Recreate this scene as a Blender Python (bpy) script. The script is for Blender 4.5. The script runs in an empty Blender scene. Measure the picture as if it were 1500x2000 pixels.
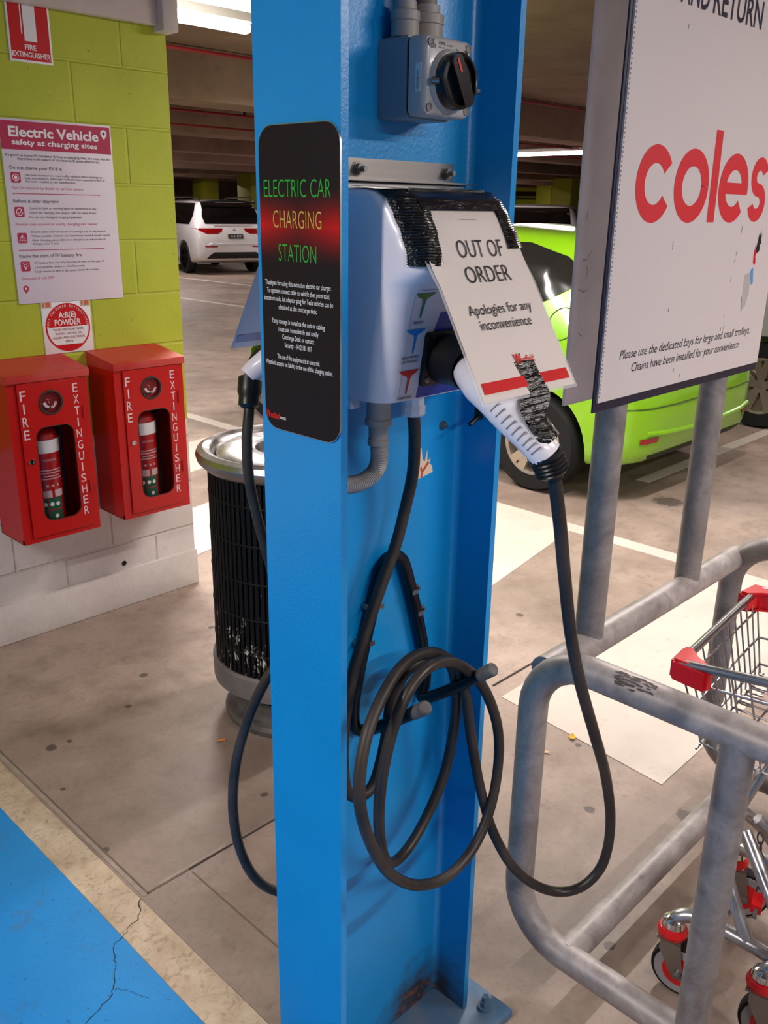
import bpy, bmesh, math, random
from mathutils import Vector, Matrix
from mathutils.bvhtree import BVHTree
R_ = random.Random(7)
PI = math.pi
SC = bpy.context.scene
COL = SC.collection

# ------------------------------------------------------------------ camera
# X runs along the block wall, Y along the parked cars, Z up; metres
cam = bpy.data.cameras.new('camera')
cam.sensor_fit = 'HORIZONTAL'; cam.sensor_width = 36.0; cam.lens = 36.0 * 1740 / 1500
cam.clip_start = 0.02; cam.clip_end = 200
cob = bpy.data.objects.new('camera', cam); COL.objects.link(cob)
def _cam():
    n = Vector((.0165, -1, (401 - 1000) / 1740)).normalized(); up = n
    r = Vector((2540 - 750, 401 + .0165 * 1790 - 1000, 1740)); r -= up * r.dot(up); r.normalize()
    l = up.cross(r)
    if l.z < 0: l = -l
    M = Matrix((r, l, up))
    cx, cy, cz = M.col[0], M.col[1], M.col[2]
    m = Matrix.Identity(4)
    for i in range(3):
        m[i][0] = cx[i]; m[i][1] = -cy[i]; m[i][2] = -cz[i]
    m[0][3], m[1][3], m[2][3] = 0, 0, 1.62
    return m
cob.matrix_world = _cam()
SC.camera = cob

# ------------------------------------------------------------------ world, exposure
w = bpy.data.worlds.new('world'); SC.world = w; w.use_nodes = True
w.node_tree.nodes['Background'].inputs[0].default_value = (1.0, .93, .88, 1)
w.node_tree.nodes['Background'].inputs[1].default_value = .12
SC.view_settings.view_transform = 'Standard'
SC.view_settings.look = 'None'
SC.view_settings.gamma = 1
SC.view_settings.use_curve_mapping = False
SC.view_settings.exposure = 0.75
LAMP_POWER = 36.0
LAMP_COLOUR = (1.0, .935, .90)
# fluorescent battens: x, y, z, along ('x' or 'y'); the far rows are unseen, added for their light
LAMPS = [(2.58, 4.10, 2.46, 'x'), (2.36, 3.72, 2.48, 'x'), (3.6, 1.75, 2.46, 'x'), (2.4, -1.05, 2.46, 'x'), (-1.2, 1.15, 2.46, 'x'),
         (.8, -2.0, 2.46, 'x'), (11.75, 8.15, 2.37, 'y'), (5.6, 5.6, 2.50, 'y'), (6.8, .6, 2.50, 'y'), (9.0, 2.5, 2.5, 'y'),  # first entry is unseen, added to brighten the notice and the board
         (9.8, 9.15, 2.62, 'x'), (4.4, 8.6, 2.66, 'x'), (14.0, 5.0, 2.5, 'y'), (8.5, 14.8, 2.70, 'x'), (14.5, 12.6, 2.70, 'x'), (15.4, 15.6, 2.70, 'x'),
         (11.5, 18.2, 2.72, 'x'), (19.0, 18.0, 2.70, 'x'), (16.0, 24.8, 2.72, 'x'), (24.0, 20.8, 2.72, 'x'), (26.0, 17.6, 2.72, 'x'), (30.0, 24.6, 2.72, 'x')]

# ------------------------------------------------------------------ materials
def lin(c):
    return tuple((x / 255 / 12.92 if x / 255 <= .04045 else ((x / 255 + .055) / 1.055) ** 2.4) for x in c) + (1,)
MATS = {}
def mat(name, rgb, rough=.5, metal=0., noise=None, bump=None, spec=.5, coat=0., trans=0., ior=1.45, emit=None, alpha=1., rnoise=None, aniso=(1, 1, 1)):
    """procedural principled material; noise=(scale, amount, rgb2), bump=(scale, strength[, distance])"""
    if name in MATS: return MATS[name]
    m = bpy.data.materials.new(name); m.use_nodes = True
    nt = m.node_tree; N = nt.nodes; L = nt.links; b = N['Principled BSDF']
    b.inputs['Base Color'].default_value = lin(rgb)
    b.inputs['Roughness'].default_value = rough
    b.inputs['Metallic'].default_value = metal
    b.inputs['Specular IOR Level'].default_value = spec
    b.inputs['Coat Weight'].default_value = coat
    b.inputs['Coat Roughness'].default_value = .08
    b.inputs['Transmission Weight'].default_value = trans
    b.inputs['IOR'].default_value = ior
    b.inputs['Alpha'].default_value = alpha
    if emit:
        b.inputs['Emission Color'].default_value = lin(emit[0]); b.inputs['Emission Strength'].default_value = emit[1]
    if noise or bump or rnoise:
        tc = N.new('ShaderNodeTexCoord'); mp = N.new('ShaderNodeMapping'); mp.inputs['Scale'].default_value = aniso
        L.new(tc.outputs['Object'], mp.inputs[0])
    if noise:
        t = N.new('ShaderNodeTexNoise'); t.inputs['Scale'].default_value = noise[0]; t.inputs['Detail'].default_value = 6; t.inputs['Roughness'].default_value = .62
        L.new(mp.outputs[0], t.inputs['Vector'])
        cr = N.new('ShaderNodeValToRGB'); cr.color_ramp.elements[0].position = .5 - .22 ; cr.color_ramp.elements[1].position = .5 + .22
        cr.color_ramp.elements[0].color = (0, 0, 0, 1)
        L.new(t.outputs[0], cr.inputs[0])
        mm = N.new('ShaderNodeMath'); mm.operation = 'MULTIPLY'; mm.inputs[1].default_value = noise[1]; L.new(cr.outputs[0], mm.inputs[0])
        mx = N.new('ShaderNodeMix'); mx.data_type = 'RGBA'; mx.inputs[6].default_value = lin(rgb); mx.inputs[7].default_value = lin(noise[2])
        L.new(mm.outputs[0], mx.inputs[0]); L.new(mx.outputs[2], b.inputs['Base Color'])
    if rnoise:
        t = N.new('ShaderNodeTexNoise'); t.inputs['Scale'].default_value = rnoise[0]; t.inputs['Detail'].default_value = 4
        L.new(mp.outputs[0], t.inputs['Vector'])
        mr = N.new('ShaderNodeMapRange'); mr.inputs[1].default_value = .3; mr.inputs[2].default_value = .7; mr.inputs[3].default_value = rnoise[1]; mr.inputs[4].default_value = rnoise[2]
        L.new(t.outputs[0], mr.inputs[0]); L.new(mr.outputs[0], b.inputs['Roughness'])
    if bump:
        t = N.new('ShaderNodeTexNoise'); t.inputs['Scale'].default_value = bump[0]; t.inputs['Detail'].default_value = 4
        L.new(mp.outputs[0], t.inputs['Vector'])
        bp = N.new('ShaderNodeBump'); bp.inputs['Strength'].default_value = bump[1]; bp.inputs['Distance'].default_value = bump[2] if len(bump) > 2 else .01
        L.new(t.outputs[0], bp.inputs['Height']); L.new(bp.outputs[0], b.inputs['Normal'])
    MATS[name] = m
    return m

class NT:
    """small node helper for the bigger procedural surfaces"""
    def __init__(s, name, rough=.8):
        s.m = bpy.data.materials.new(name); s.m.use_nodes = True; s.t = s.m.node_tree; s.N = s.t.nodes; s.L = s.t.links
        s.b = s.N['Principled BSDF']; s.b.inputs['Roughness'].default_value = rough
        s.tc = s.N.new('ShaderNodeTexCoord').outputs['Object']
        sp = s.N.new('ShaderNodeSeparateXYZ'); s.L.new(s.tc, sp.inputs[0]); s.x, s.y, s.z = sp.outputs
        MATS[name] = s.m
    def put(s, sock, v):
        if isinstance(v, bpy.types.NodeSocket): s.L.new(v, sock)
        else: sock.default_value = v
    def math(s, op, a, b=0., c=None, clamp=False):
        n = s.N.new('ShaderNodeMath'); n.operation = op; n.use_clamp = clamp
        s.put(n.inputs[0], a); s.put(n.inputs[1], b)
        if c is not None: s.put(n.inputs[2], c)
        return n.outputs[0]
    def noise(s, scale, detail=5, rough=.6, vec=None, dist=0.):
        n = s.N.new('ShaderNodeTexNoise'); n.inputs['Scale'].default_value = scale; n.inputs['Detail'].default_value = detail
        n.inputs['Roughness'].default_value = rough; n.inputs['Distortion'].default_value = dist
        s.L.new(vec or s.tc, n.inputs['Vector']); return n.outputs[0]
    def ramp(s, v, lo, hi, a=0., b=1.):
        n = s.N.new('ShaderNodeMapRange'); n.clamp = True
        s.put(n.inputs[0], v); n.inputs[1].default_value = lo; n.inputs[2].default_value = hi; n.inputs[3].default_value = a; n.inputs[4].default_value = b
        return n.outputs[0]
    def mix(s, f, a, b):
        n = s.N.new('ShaderNodeMix'); n.data_type = 'RGBA'
        s.put(n.inputs[0], f)
        s.put(n.inputs[6], lin(a) if isinstance(a, tuple) else a); s.put(n.inputs[7], lin(b) if isinstance(b, tuple) else b)
        return n.outputs[2]
    def vec(s, x, y, z):
        n = s.N.new('ShaderNodeCombineXYZ'); s.put(n.inputs[0], x); s.put(n.inputs[1], y); s.put(n.inputs[2], z); return n.outputs[0]
    def bump(s, h, strength=.5, dist=.01):
        n = s.N.new('ShaderNodeBump'); n.inputs['Strength'].default_value = strength; n.inputs['Distance'].default_value = dist
        s.L.new(h, n.inputs['Height']); s.L.new(n.outputs[0], s.b.inputs['Normal'])
    def color(s, c): s.put(s.b.inputs['Base Color'], c)

def mat_floor():
    s = NT('floor_concrete', .55)
    n1 = s.noise(.9, 6); n2 = s.noise(5, 6, .65); n3 = s.noise(60, 3)
    c = s.mix(s.ramp(n1, .36, .64), (138, 120, 109), (174, 153, 139))
    c = s.mix(s.ramp(n2, .48, .72, 0, .7), c, (116, 98, 86))
    c = s.mix(s.ramp(s.noise(14, 6, .7, dist=.8), .56, .74, 0, .5), c, (104, 88, 78))
    c = s.mix(s.ramp(s.noise(130, 2), .68, .74, 0, .55), c, (80, 68, 62))
    c = s.mix(s.ramp(n2, .22, .42, .45, 0), c, (190, 174, 162))
    c = s.mix(s.ramp(n3, .5, .75, 0, .22), c, (100, 86, 78))
    # dark gum spots and oil marks
    for (x, y, r) in [(1.0, 2.4, .020), (1.06, 2.395, .010), (.885, 1.86, .012), (1.45, 2.6, .016), (1.3, 2.45, .012), (.93, 2.18, .010),
                      (4.74, 2.26, .10), (4.62, 2.62, .05), (1.25, 1.42, .012), (1.1, 1.35, .008), (1.55, .75, .015), (2.12, .84, .03),
                      (2.2, 1.25, .012), (1.95, 1.05, .018), (2.85, 1.95, .02), (3.1, 1.9, .015), (1.33, 1.75, .012), (1.85, 2.75, .014)]:
        v = s.vec(s.math('SUBTRACT', s.x, x), s.math('SUBTRACT', s.y, y), 0)
        l = s.N.new('ShaderNodeVectorMath'); l.operation = 'LENGTH'; s.L.new(v, l.inputs[0])
        d = s.math('ADD', l.outputs['Value'], s.math('MULTIPLY', s.math('SUBTRACT', s.noise(40), .5), r * 1.6))
        c = s.mix(s.ramp(d, r * .75, r, .75, 0), c, (62, 52, 48))
    s.color(c); s.bump(n2, .12, .004)
    s.put(s.b.inputs['Roughness'], s.ramp(n1, .3, .7, .42, .68))
    return s.m
def mat_wall():
    s = NT('painted_blockwork', .62)
    br = s.N.new('ShaderNodeTexBrick'); br.offset = .5; br.offset_frequency = 2; br.squash = 1; br.squash_frequency = 2
    br.inputs['Scale'].default_value = 1; br.inputs['Mortar Size'].default_value = .0075; br.inputs['Mortar Smooth'].default_value = .75
    br.inputs['Brick Width'].default_value = .4; br.inputs['Row Height'].default_value = .2
    s.L.new(s.vec(s.math('SUBTRACT', s.x, .076 - 4), s.math('SUBTRACT', s.z, .077), 0), br.inputs['Vector'])
    f = br.outputs['Fac']
    n1 = s.noise(3, 5); n2 = s.noise(90, 4, .6); n3 = s.noise(25, 5)
    g = s.mix(s.ramp(n1, .3, .7), (168, 178, 36), (186, 194, 52))
    g = s.mix(s.math('MULTIPLY', f, .35), g, (200, 208, 84))
    wh = s.mix(s.ramp(n1, .3, .7), (214, 206, 202), (232, 224, 220))
    wh = s.mix(s.math('MULTIPLY', f, .3), wh, (186, 176, 170))
    wh = s.mix(s.ramp(n3, .58, .8, 0, .4), wh, (150, 140, 134))
    e = s.math('ADD', s.z, s.math('MULTIPLY', s.math('SUBTRACT', n3, .5), .012))
    c = s.mix(s.ramp(e, .752, .757), wh, g)
    pit = s.ramp(s.noise(48, 2), .71, .76)
    c = s.mix(s.math('MULTIPLY', pit, .6), c, (60, 56, 40))
    s.color(c)
    h = s.math('SUBTRACT', s.math('MULTIPLY', n2, .20), f)
    s.bump(h, .6, .008)
    return s.m
def mat_column():
    s = NT('blue_column_paint', .34)
    n = s.noise(170, 3); n1 = s.noise(3, 4)
    c = s.mix(s.ramp(n1, .3, .7), (4, 138, 206), (8, 146, 216))
    # rust and grime in the foot of the web
    d = s.vec(s.math('SUBTRACT', s.x, .11), s.math('SUBTRACT', s.y, -.021), s.math('MULTIPLY', s.z, .8))
    l = s.N.new('ShaderNodeVectorMath'); l.operation = 'LENGTH'; s.L.new(d, l.inputs[0])
    q = s.math('ADD', l.outputs['Value'], s.math('MULTIPLY', s.math('SUBTRACT', s.noise(22, 6), .5), .14))
    c = s.mix(s.ramp(q, .05, .13, .95, 0), c, (52, 42, 36))
    q2 = s.ramp(s.math('ADD', q, s.math('MULTIPLY', s.noise(35), .05)), .07, .10, .7, 0)
    c = s.mix(s.math('MULTIPLY', q2, s.ramp(s.noise(60), .52, .6)), c, (140, 78, 30))
    chip = s.ramp(s.noise(55, 6, .7), .70, .73)
    c = s.mix(s.math('MULTIPLY', chip, .5), c, (60, 130, 170))
    s.color(c); s.bump(n, .16, .004)
    s.b.inputs['Coat Weight'].default_value = .25; s.b.inputs['Coat Roughness'].default_value = .25
    return s.m
def mat_bayblue():
    s = NT('blue_bay_paint', .5)
    n = s.noise(6, 6, .65); n2 = s.noise(1.6, 4)
    c = s.mix(s.ramp(n2, .3, .7), (12, 126, 205), (30, 146, 220))
    c = s.mix(s.ramp(n, .56, .74, 0, .6), c, (84, 100, 118))
    c = s.mix(s.ramp(s.noise(70, 3), .66, .72, 0, .6), c, (40, 70, 110))
    s.color(c); s.bump(s.noise(80, 4), .2, .004); return s.m
def mat_sign():
    s = NT('black_sign_print', .55)
    # printed red band glowing out of black (part of the artwork)
    v = s.math('ABSOLUTE', s.math('DIVIDE', s.math('SUBTRACT', s.z, .282), .034))
    u = s.math('ABSOLUTE', s.math('SUBTRACT', s.y, 0.0))
    e = s.math('MULTIPLY', s.ramp(v, 0, 1.5, 1, 0), s.ramp(u, 0, .075, .55, 1.0))
    e = s.math('MULTIPLY', e, e)
    c = s.mix(e, (30, 17, 23), (206, 18, 24))
    s.color(c); s.bump(s.noise(60), .04, .002); s.b.inputs['Specular IOR Level'].default_value = .22
    return s.m
def mat_bin():
    s = NT('chipped_black_enamel', .6); s.b.inputs['Specular IOR Level'].default_value = .25
    n = s.noise(38, 5, .7, vec=s.vec(s.x, s.y, s.math('MULTIPLY', s.z, .45)))
    th = s.ramp(s.z, .30, .62, .0, .13)
    k = s.ramp(s.math('SUBTRACT', n, th), .585, .62)
    c = s.mix(k, (13, 12, 13), (205, 196, 184))
    s.color(c); return s.m
def mat_galv(name, a, b, rough=(.38, .6)):
    s = NT(name, .5)
    n = s.noise(11, 7, .72, dist=.8); n2 = s.noise(55, 3)
    c = s.mix(s.ramp(n, .3, .7), a, b)
    c = s.mix(s.ramp(n2, .55, .8, 0, .3), c, (96, 92, 92))
    s.color(c); s.b.inputs['Metallic'].default_value = .25
    s.put(s.b.inputs['Roughness'], s.ramp(n, .3, .7, *rough)); s.bump(n2, .05, .002)
    return s.m
def mat_strip():
    s = NT('raw_kerb_strip', .85)
    n = s.noise(7, 6, .65); n2 = s.noise(34, 6, .7, dist=1.2)
    c = s.mix(s.ramp(n, .35, .65), (188, 164, 138), (220, 200, 176))
    c = s.mix(s.ramp(n2, .50, .68, 0, .7), c, (146, 120, 94))
    c = s.mix(s.ramp(s.noise(2.2), .6, .75, 0, .6), c, (160, 120, 84))
    s.color(c); s.bump(n2, .6, .006); return s.m
def mat_linepaint():
    s = NT('white_line_paint', .6)
    n = s.noise(14, 6, .7); n2 = s.noise(3, 5)
    c = s.mix(s.ramp(n2, .3, .7), (196, 183, 171), (210, 198, 186))
    c = s.mix(s.ramp(n, .60, .72, 0, .55), c, (168, 148, 132))
    s.color(c); return s.m
def mat_beam():
    s = NT('ceiling_concrete', .85)
    n = s.noise(1.3, 5); n2 = s.noise(9, 5)
    c = s.mix(s.ramp(n, .3, .7), (120, 94, 82), (152, 124, 110))
    c = s.mix(s.ramp(n2, .55, .75, 0, .35), c, (84, 70, 62))
    s.color(c); return s.m
M_floor = mat_floor(); M_wall = mat_wall(); M_col = mat_column(); M_bay = mat_bayblue(); M_sign = mat_sign(); M_bin = mat_bin()
M_galv = mat_galv('galvanised_steel', (132, 124, 122), (188, 178, 175)); M_galv2 = mat_galv('dark_galvanised_steel', (112, 106, 105), (164, 156, 154))
M_strip = mat_strip(); M_line = mat_linepaint(); M_conc = mat_beam()
M_black = mat('black_rubber', (14, 14, 16), .38, bump=(60, .05, .002))
M_cable = mat('cable_sheath', (16, 16, 18), .42, noise=(9, .9, (70, 60, 53)), rnoise=(7, .3, .6))
M_hook = mat('black_steel_rod', (14, 16, 22), .35)
M_cap = mat('worn_end_cap', (58, 58, 60), .6, noise=(40, .6, (130, 126, 122)))
M_white = mat('white_plastic', (236, 230, 236), .28, coat=.3, rnoise=(6, .2, .36))
M_wlabel = mat('white_label_film', (214, 208, 218), .35)
M_paper = mat('printed_paper', (230, 220, 214), .22, coat=.5)
M_paperback = mat('sheet_back', (206, 202, 214), .35)
M_pouch = mat('clear_laminate', (235, 232, 236), .15, alpha=.45, coat=.5)
M_tape = mat('black_tape', (10, 10, 11), .2, coat=.6, bump=(90, .9, .006), aniso=(.25, 1, 1.6))
M_navy = mat('navy_ink', (34, 28, 48), .5)
M_ink = mat('black_ink', (30, 26, 32), .5)
M_grey_ink = mat('grey_ink', (120, 112, 118), .5)
M_red = mat('signal_red_enamel', (198, 12, 10), .4, coat=.12, noise=(5, .25, (176, 8, 10)), bump=(160, .03, .002))
M_redprint = mat('red_print', (205, 18, 26), .35)
M_crimson = mat('crimson_print', (178, 40, 78), .5)
M_pink = mat('pink_ink', (206, 130, 150), .5)
M_wprint = mat('white_print', (240, 236, 236), .4)
M_green = mat('green_print', (40, 176, 60), .4)
M_olive = mat('gold_print', (206, 180, 84), .4)
M_tgreen = mat('deep_green_print', (18, 112, 44), .35)
M_tblue = mat('mid_blue_print', (36, 130, 205), .35)
M_blueinset = mat('blue_panel', (10, 58, 160), .35)
M_holster = mat('black_plastic', (12, 12, 13), .45)
M_steel = mat('stainless_steel', (196, 190, 186), .3, 1.0, noise=(30, .35, (150, 144, 142)), aniso=(.2, 1, 3))
M_bolt = mat('zinc_bolt', (150, 148, 146), .35, 1.0)
M_greyplastic = mat('grey_plastic', (176, 174, 174), .35, coat=.15)
M_greybox = mat('mid_grey_plastic', (128, 136, 146), .4)
M_conduit = mat('grey_conduit', (150, 144, 140), .45)
M_knob = mat('knob_black', (14, 13, 15), .22, coat=.4)
M_chrome = mat('chrome', (225, 222, 220), .12, 1.0)
M_alu = mat('cast_aluminium', (190, 186, 186), .28, 1.0, noise=(12, .5, (140, 136, 136)), rnoise=(10, .2, .42))
M_greyenamel = mat('scuffed_grey_enamel', (132, 124, 122), .5, noise=(14, .6, (96, 90, 88)))
M_greymetal = mat('dark_base_iron', (112, 106, 104), .55, noise=(18, .8, (58, 52, 50)))
M_glass = mat('clear_glass', (240, 240, 240), .02, trans=1.0, ior=1.1, alpha=.35)
M_tint = mat('tinted_car_glass', (10, 11, 12), .04, spec=.7, coat=.6)
M_carwin = mat('car_glass', (20, 22, 22), .05, spec=.8, coat=.8, noise=(2, .4, (46, 48, 46)))  # lighter mottling painted into the glass for reflections and the cabin behind
M_carg = mat('lime_car_paint', (128, 186, 18), .3, coat=1.0, noise=(1.2, .4, (142, 196, 28)))
M_carw = mat('white_car_paint', (226, 220, 222), .25, coat=1.0)
M_cars = mat('silver_car_paint', (176, 174, 178), .3, .3, coat=1.0)
M_carb = mat('blue_car_paint', (12, 66, 140), .3, coat=1.0)
M_card = mat('black_car_paint', (16, 15, 17), .3, coat=1.0)
M_tyre = mat('tyre_rubber', (15, 14, 14), .75, bump=(40, .1, .004))
M_alloy = mat('alloy_wheel', (200, 188, 172), .3, .85)
M_darkalloy = mat('dark_alloy_wheel', (30, 29, 30), .3, .8)
M_taillamp = mat('tail_lamp', (150, 8, 18), .1, coat=1.0)
M_trimblack = mat('black_trim', (15, 15, 16), .5)
M_board = mat('fluted_board_white', (206, 196, 196), .45, bump=(300, .04, .001), aniso=(.05, 1, 1))
def mat_board_back():
    s = NT('fluted_board_back', .5); c = s.mix(s.ramp(s.noise(5), .3, .7), (228, 220, 224), (206, 198, 202)); s.color(c)
    tr = s.N.new('ShaderNodeBsdfTranslucent'); s.L.new(c, tr.inputs[0])
    mx = s.N.new('ShaderNodeMixShader'); mx.inputs[0].default_value = .7
    s.L.new(s.b.outputs[0], mx.inputs[1]); s.L.new(tr.outputs[0], mx.inputs[2])
    out = next(n for n in s.N if n.type == 'OUTPUT_MATERIAL'); s.L.new(mx.outputs[0], out.inputs[0])
    return s.m
M_boardback = mat_board_back()
M_poster = mat('poster_white', (226, 214, 222), .45)
M_bulk = mat('white_bulkhead', (205, 192, 184), .6, noise=(12, .35, (160, 146, 136)))
M_pillar = mat('green_pillar', (150, 150, 34), .6, noise=(1, .3, (170, 172, 46)))
M_farwall = mat('far_yellow_wall', (190, 200, 40), .6)
M_cream = mat('cream_wall', (214, 190, 170), .7)
M_window = mat('dark_window', (60, 56, 48), .15, noise=(.8, .8, (120, 112, 100)))
M_pipe = mat('red_pipe', (128, 20, 36), .55)
M_tray = mat('dark_cable_tray', (58, 36, 30), .6)
M_lampbody = mat('lamp_body', (230, 228, 224), .5)
M_tube = mat('lit_diffuser', (255, 250, 246), .4, emit=((255, 246, 240), 9.0))
M_wire = mat('zinc_wire', (176, 174, 174), .28, 1.0)
M_plug = mat('trolley_red', (206, 16, 22), .35, coat=.2)
M_greyrubber = mat('grey_tread', (150, 146, 150), .6)
M_chain = mat('old_chain', (86, 80, 76), .45, .9)
M_yleaf = mat('yellow_leaf', (206, 160, 34), .7)
M_pleaf = mat('pale_leaf', (206, 170, 134), .7)
M_butt = mat('butt_paper', (196, 128, 70), .8)
M_tornpaper = mat('torn_sticker', (224, 196, 160), .6, noise=(50, .5, (236, 226, 214)))
M_bluetint = mat('blue_sticker', (70, 150, 205), .5)
M_greystain = mat('tape_residue', (176, 166, 166), .6)
M_extred = mat('extinguisher_red', (168, 14, 22), .3, coat=.4)
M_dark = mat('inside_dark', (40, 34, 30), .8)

# ------------------------------------------------------------------ mesh helpers
def crom(pts, n=8, closed=False):
    P = [Vector(p) for p in pts]; out = []
    m = len(P)
    for i in range(m if closed else m - 1):
        if closed: a, b, c, d = P[(i - 1) % m], P[i], P[(i + 1) % m], P[(i + 2) % m]
        else: a, b, c, d = P[max(i - 1, 0)], P[i], P[i + 1], P[min(i + 2, m - 1)]
        for k in range(n):
            t = k / n
            out.append(.5 * ((2 * b) + (c - a) * t + (2 * a - 5 * b + 4 * c - d) * t * t + (3 * b - a - 3 * c + d) * t ** 3))
    if not closed: out.append(P[-1])
    return out
class B:
    def __init__(s): s.bm = bmesh.new()
    def box(s, x0, x1, y0, y1, z0, z1, bev=0., seg=2):
        v = [s.bm.verts.new(p) for p in ((x0, y0, z0), (x1, y0, z0), (x1, y1, z0), (x0, y1, z0), (x0, y0, z1), (x1, y0, z1), (x1, y1, z1), (x0, y1, z1))]
        fs = [s.bm.faces.new([v[i] for i in q]) for q in ((3, 2, 1, 0), (4, 5, 6, 7), (0, 1, 5, 4), (1, 2, 6, 5), (2, 3, 7, 6), (3, 0, 4, 7))]
        if bev > 0:
            es = list({e for f in fs for e in f.edges})
            bmesh.ops.bevel(s.bm, geom=es, offset=bev, segments=seg, affect='EDGES', profile=.5)
        return s
    def obox(s, c, ax, ay, az, hx, hy, hz):
        """oriented box: centre, three unit axes, half sizes"""
        c, ax, ay, az = Vector(c), Vector(ax).normalized() * hx, Vector(ay).normalized() * hy, Vector(az).normalized() * hz
        v = [s.bm.verts.new(c + i * ax + j * ay + k * az) for k in (-1, 1) for (i, j) in ((-1, -1), (1, -1), (1, 1), (-1, 1))]
        for q in ((3, 2, 1, 0), (4, 5, 6, 7), (0, 1, 5, 4), (1, 2, 6, 5), (2, 3, 7, 6), (3, 0, 4, 7)): s.bm.faces.new([v[i] for i in q])
        return s
    def rings(s, rr, cap=True, closed=False):
        V = [[s.bm.verts.new(p) for p in r] for r in rr]; n = len(V[0])
        for a in range(len(V) if closed else len(V) - 1):
            A, C = V[a], V[(a + 1) % len(V)]
            for i in range(n): s.bm.faces.new((A[i], A[(i + 1) % n], C[(i + 1) % n], C[i]))
        if cap and not closed:
            s.bm.faces.new(V[0][::-1]); s.bm.faces.new(V[-1])
        return s
    def tube(s, path, r, n=14, cap=True, closed=False, flat=1.):
        P = [Vector(p) for p in path]; m = len(P); rr = []
        rad = r if isinstance(r, (list, tuple)) else [r] * m
        T = []
        for i in range(m):
            a = P[(i - 1) % m] if closed else P[max(i - 1, 0)]; c = P[(i + 1) % m] if closed else P[min(i + 1, m - 1)]
            T.append((c - a).normalized())
        t0 = T[0]; u = t0.cross(Vector((0, 0, 1)))
        if u.length < .05: u = t0.cross(Vector((1, 0, 0)))
        u.normalize()
        for i in range(m):
            u = (u - T[i] * u.dot(T[i])).normalized(); v = T[i].cross(u)
            rr.append([P[i] + (u * math.cos(2 * PI * k / n) + v * math.sin(2 * PI * k / n) * flat) * rad[i] for k in range(n)])
        return s.rings(rr, cap, closed)
    def cyl(s, p0, p1, r, n=20, r2=None):
        return s.tube([p0, p1], [r, r if r2 is None else r2], n)
    def lathe(s, prof, c, axis=(0, 0, 1), n=32, cap=True):
        ax = Vector(axis).normalized(); u = ax.cross(Vector((0, 1, 0)) if abs(ax.y) < .9 else Vector((1, 0, 0))).normalized(); v = ax.cross(u); c = Vector(c)
        return s.rings([[c + ax * h + (u * math.cos(2 * PI * k / n) + v * math.sin(2 * PI * k / n)) * max(r, 1e-5) for k in range(n)] for r, h in prof], cap)
    def prism(s, poly, fn, w0, w1):
        """2-D polygon extruded between w0 and w1; fn(u, v, w) -> point"""
        return s.rings([[Vector(fn(u, v, w0)) for u, v in poly], [Vector(fn(u, v, w1)) for u, v in poly]])
    def grid(s, fn, nu, nv):
        V = [[s.bm.verts.new(fn(i / nu, j / nv)) for i in range(nu + 1)] for j in range(nv + 1)]
        for j in range(nv):
            for i in range(nu): s.bm.faces.new((V[j][i], V[j][i + 1], V[j + 1][i + 1], V[j + 1][i]))
        return s
    def face(s, pts):
        s.bm.faces.new([s.bm.verts.new(p) for p in pts]); return s
    def poly(s, poly, fn): return s.face([fn(u, v) for u, v in poly])
    def stroke(s, path, wd, fn):
        m = len(path); L, R = [], []
        for i in range(m):
            a, c = path[max(i - 1, 0)], path[min(i + 1, m - 1)]
            dx, dy = c[0] - a[0], c[1] - a[1]; l = math.hypot(dx, dy) or 1
            q = wd[i] if isinstance(wd, (list, tuple)) else wd
            nx, ny = -dy / l * q / 2, dx / l * q / 2
            L.append((path[i][0] + nx, path[i][1] + ny)); R.append((path[i][0] - nx, path[i][1] - ny))
        for i in range(m - 1): s.face([fn(*L[i]), fn(*R[i]), fn(*R[i + 1]), fn(*L[i + 1])])
        return s
def world_loc(o):
    v = Vector((0, 0, 0))
    while o: v += o.location; o = o.parent
    return v
def obj(name, b, m, parent=None, angle=35):
    me = bpy.data.meshes.new(name)
    if parent:
        v = world_loc(parent)
        bmesh.ops.translate(b.bm, verts=b.bm.verts, vec=-v)
    bmesh.ops.recalc_face_normals(b.bm, faces=b.bm.faces)
    b.bm.to_mesh(me); b.bm.free()
    me.polygons.foreach_set('use_smooth', [True] * len(me.polygons))
    me.set_sharp_from_angle(angle=math.radians(angle))
    me.materials.append(m)
    o = bpy.data.objects.new(name, me); COL.objects.link(o)
    if parent: o.parent = parent
    return o
def thing(name, label, cat, loc, group=None):
    o = bpy.data.objects.new(name, None); COL.objects.link(o); o.empty_display_size = .05
    o.location = loc; o['label'] = label; o['category'] = cat
    if group: o['group'] = group
    return o
def tag(o, label, cat, group=None):
    o['label'] = label; o['category'] = cat
    if group: o['group'] = group
    return o
def struct(name, b, m, parent=None):
    o = obj(name, b, m, parent)
    if not parent: o['kind'] = 'structure'
    return o
def dup(root, loc, rotz=0., label=None, group=None):
    def rec(o, p):
        c = o.copy(); COL.objects.link(c)
        if p: c.parent = p
        for ch in o.children: rec(ch, c)
        return c
    r = rec(root, None); r.location = loc; r.rotation_euler = (0, 0, rotz)
    if label: r['label'] = label
    if group: r['group'] = group
    return r

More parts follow.
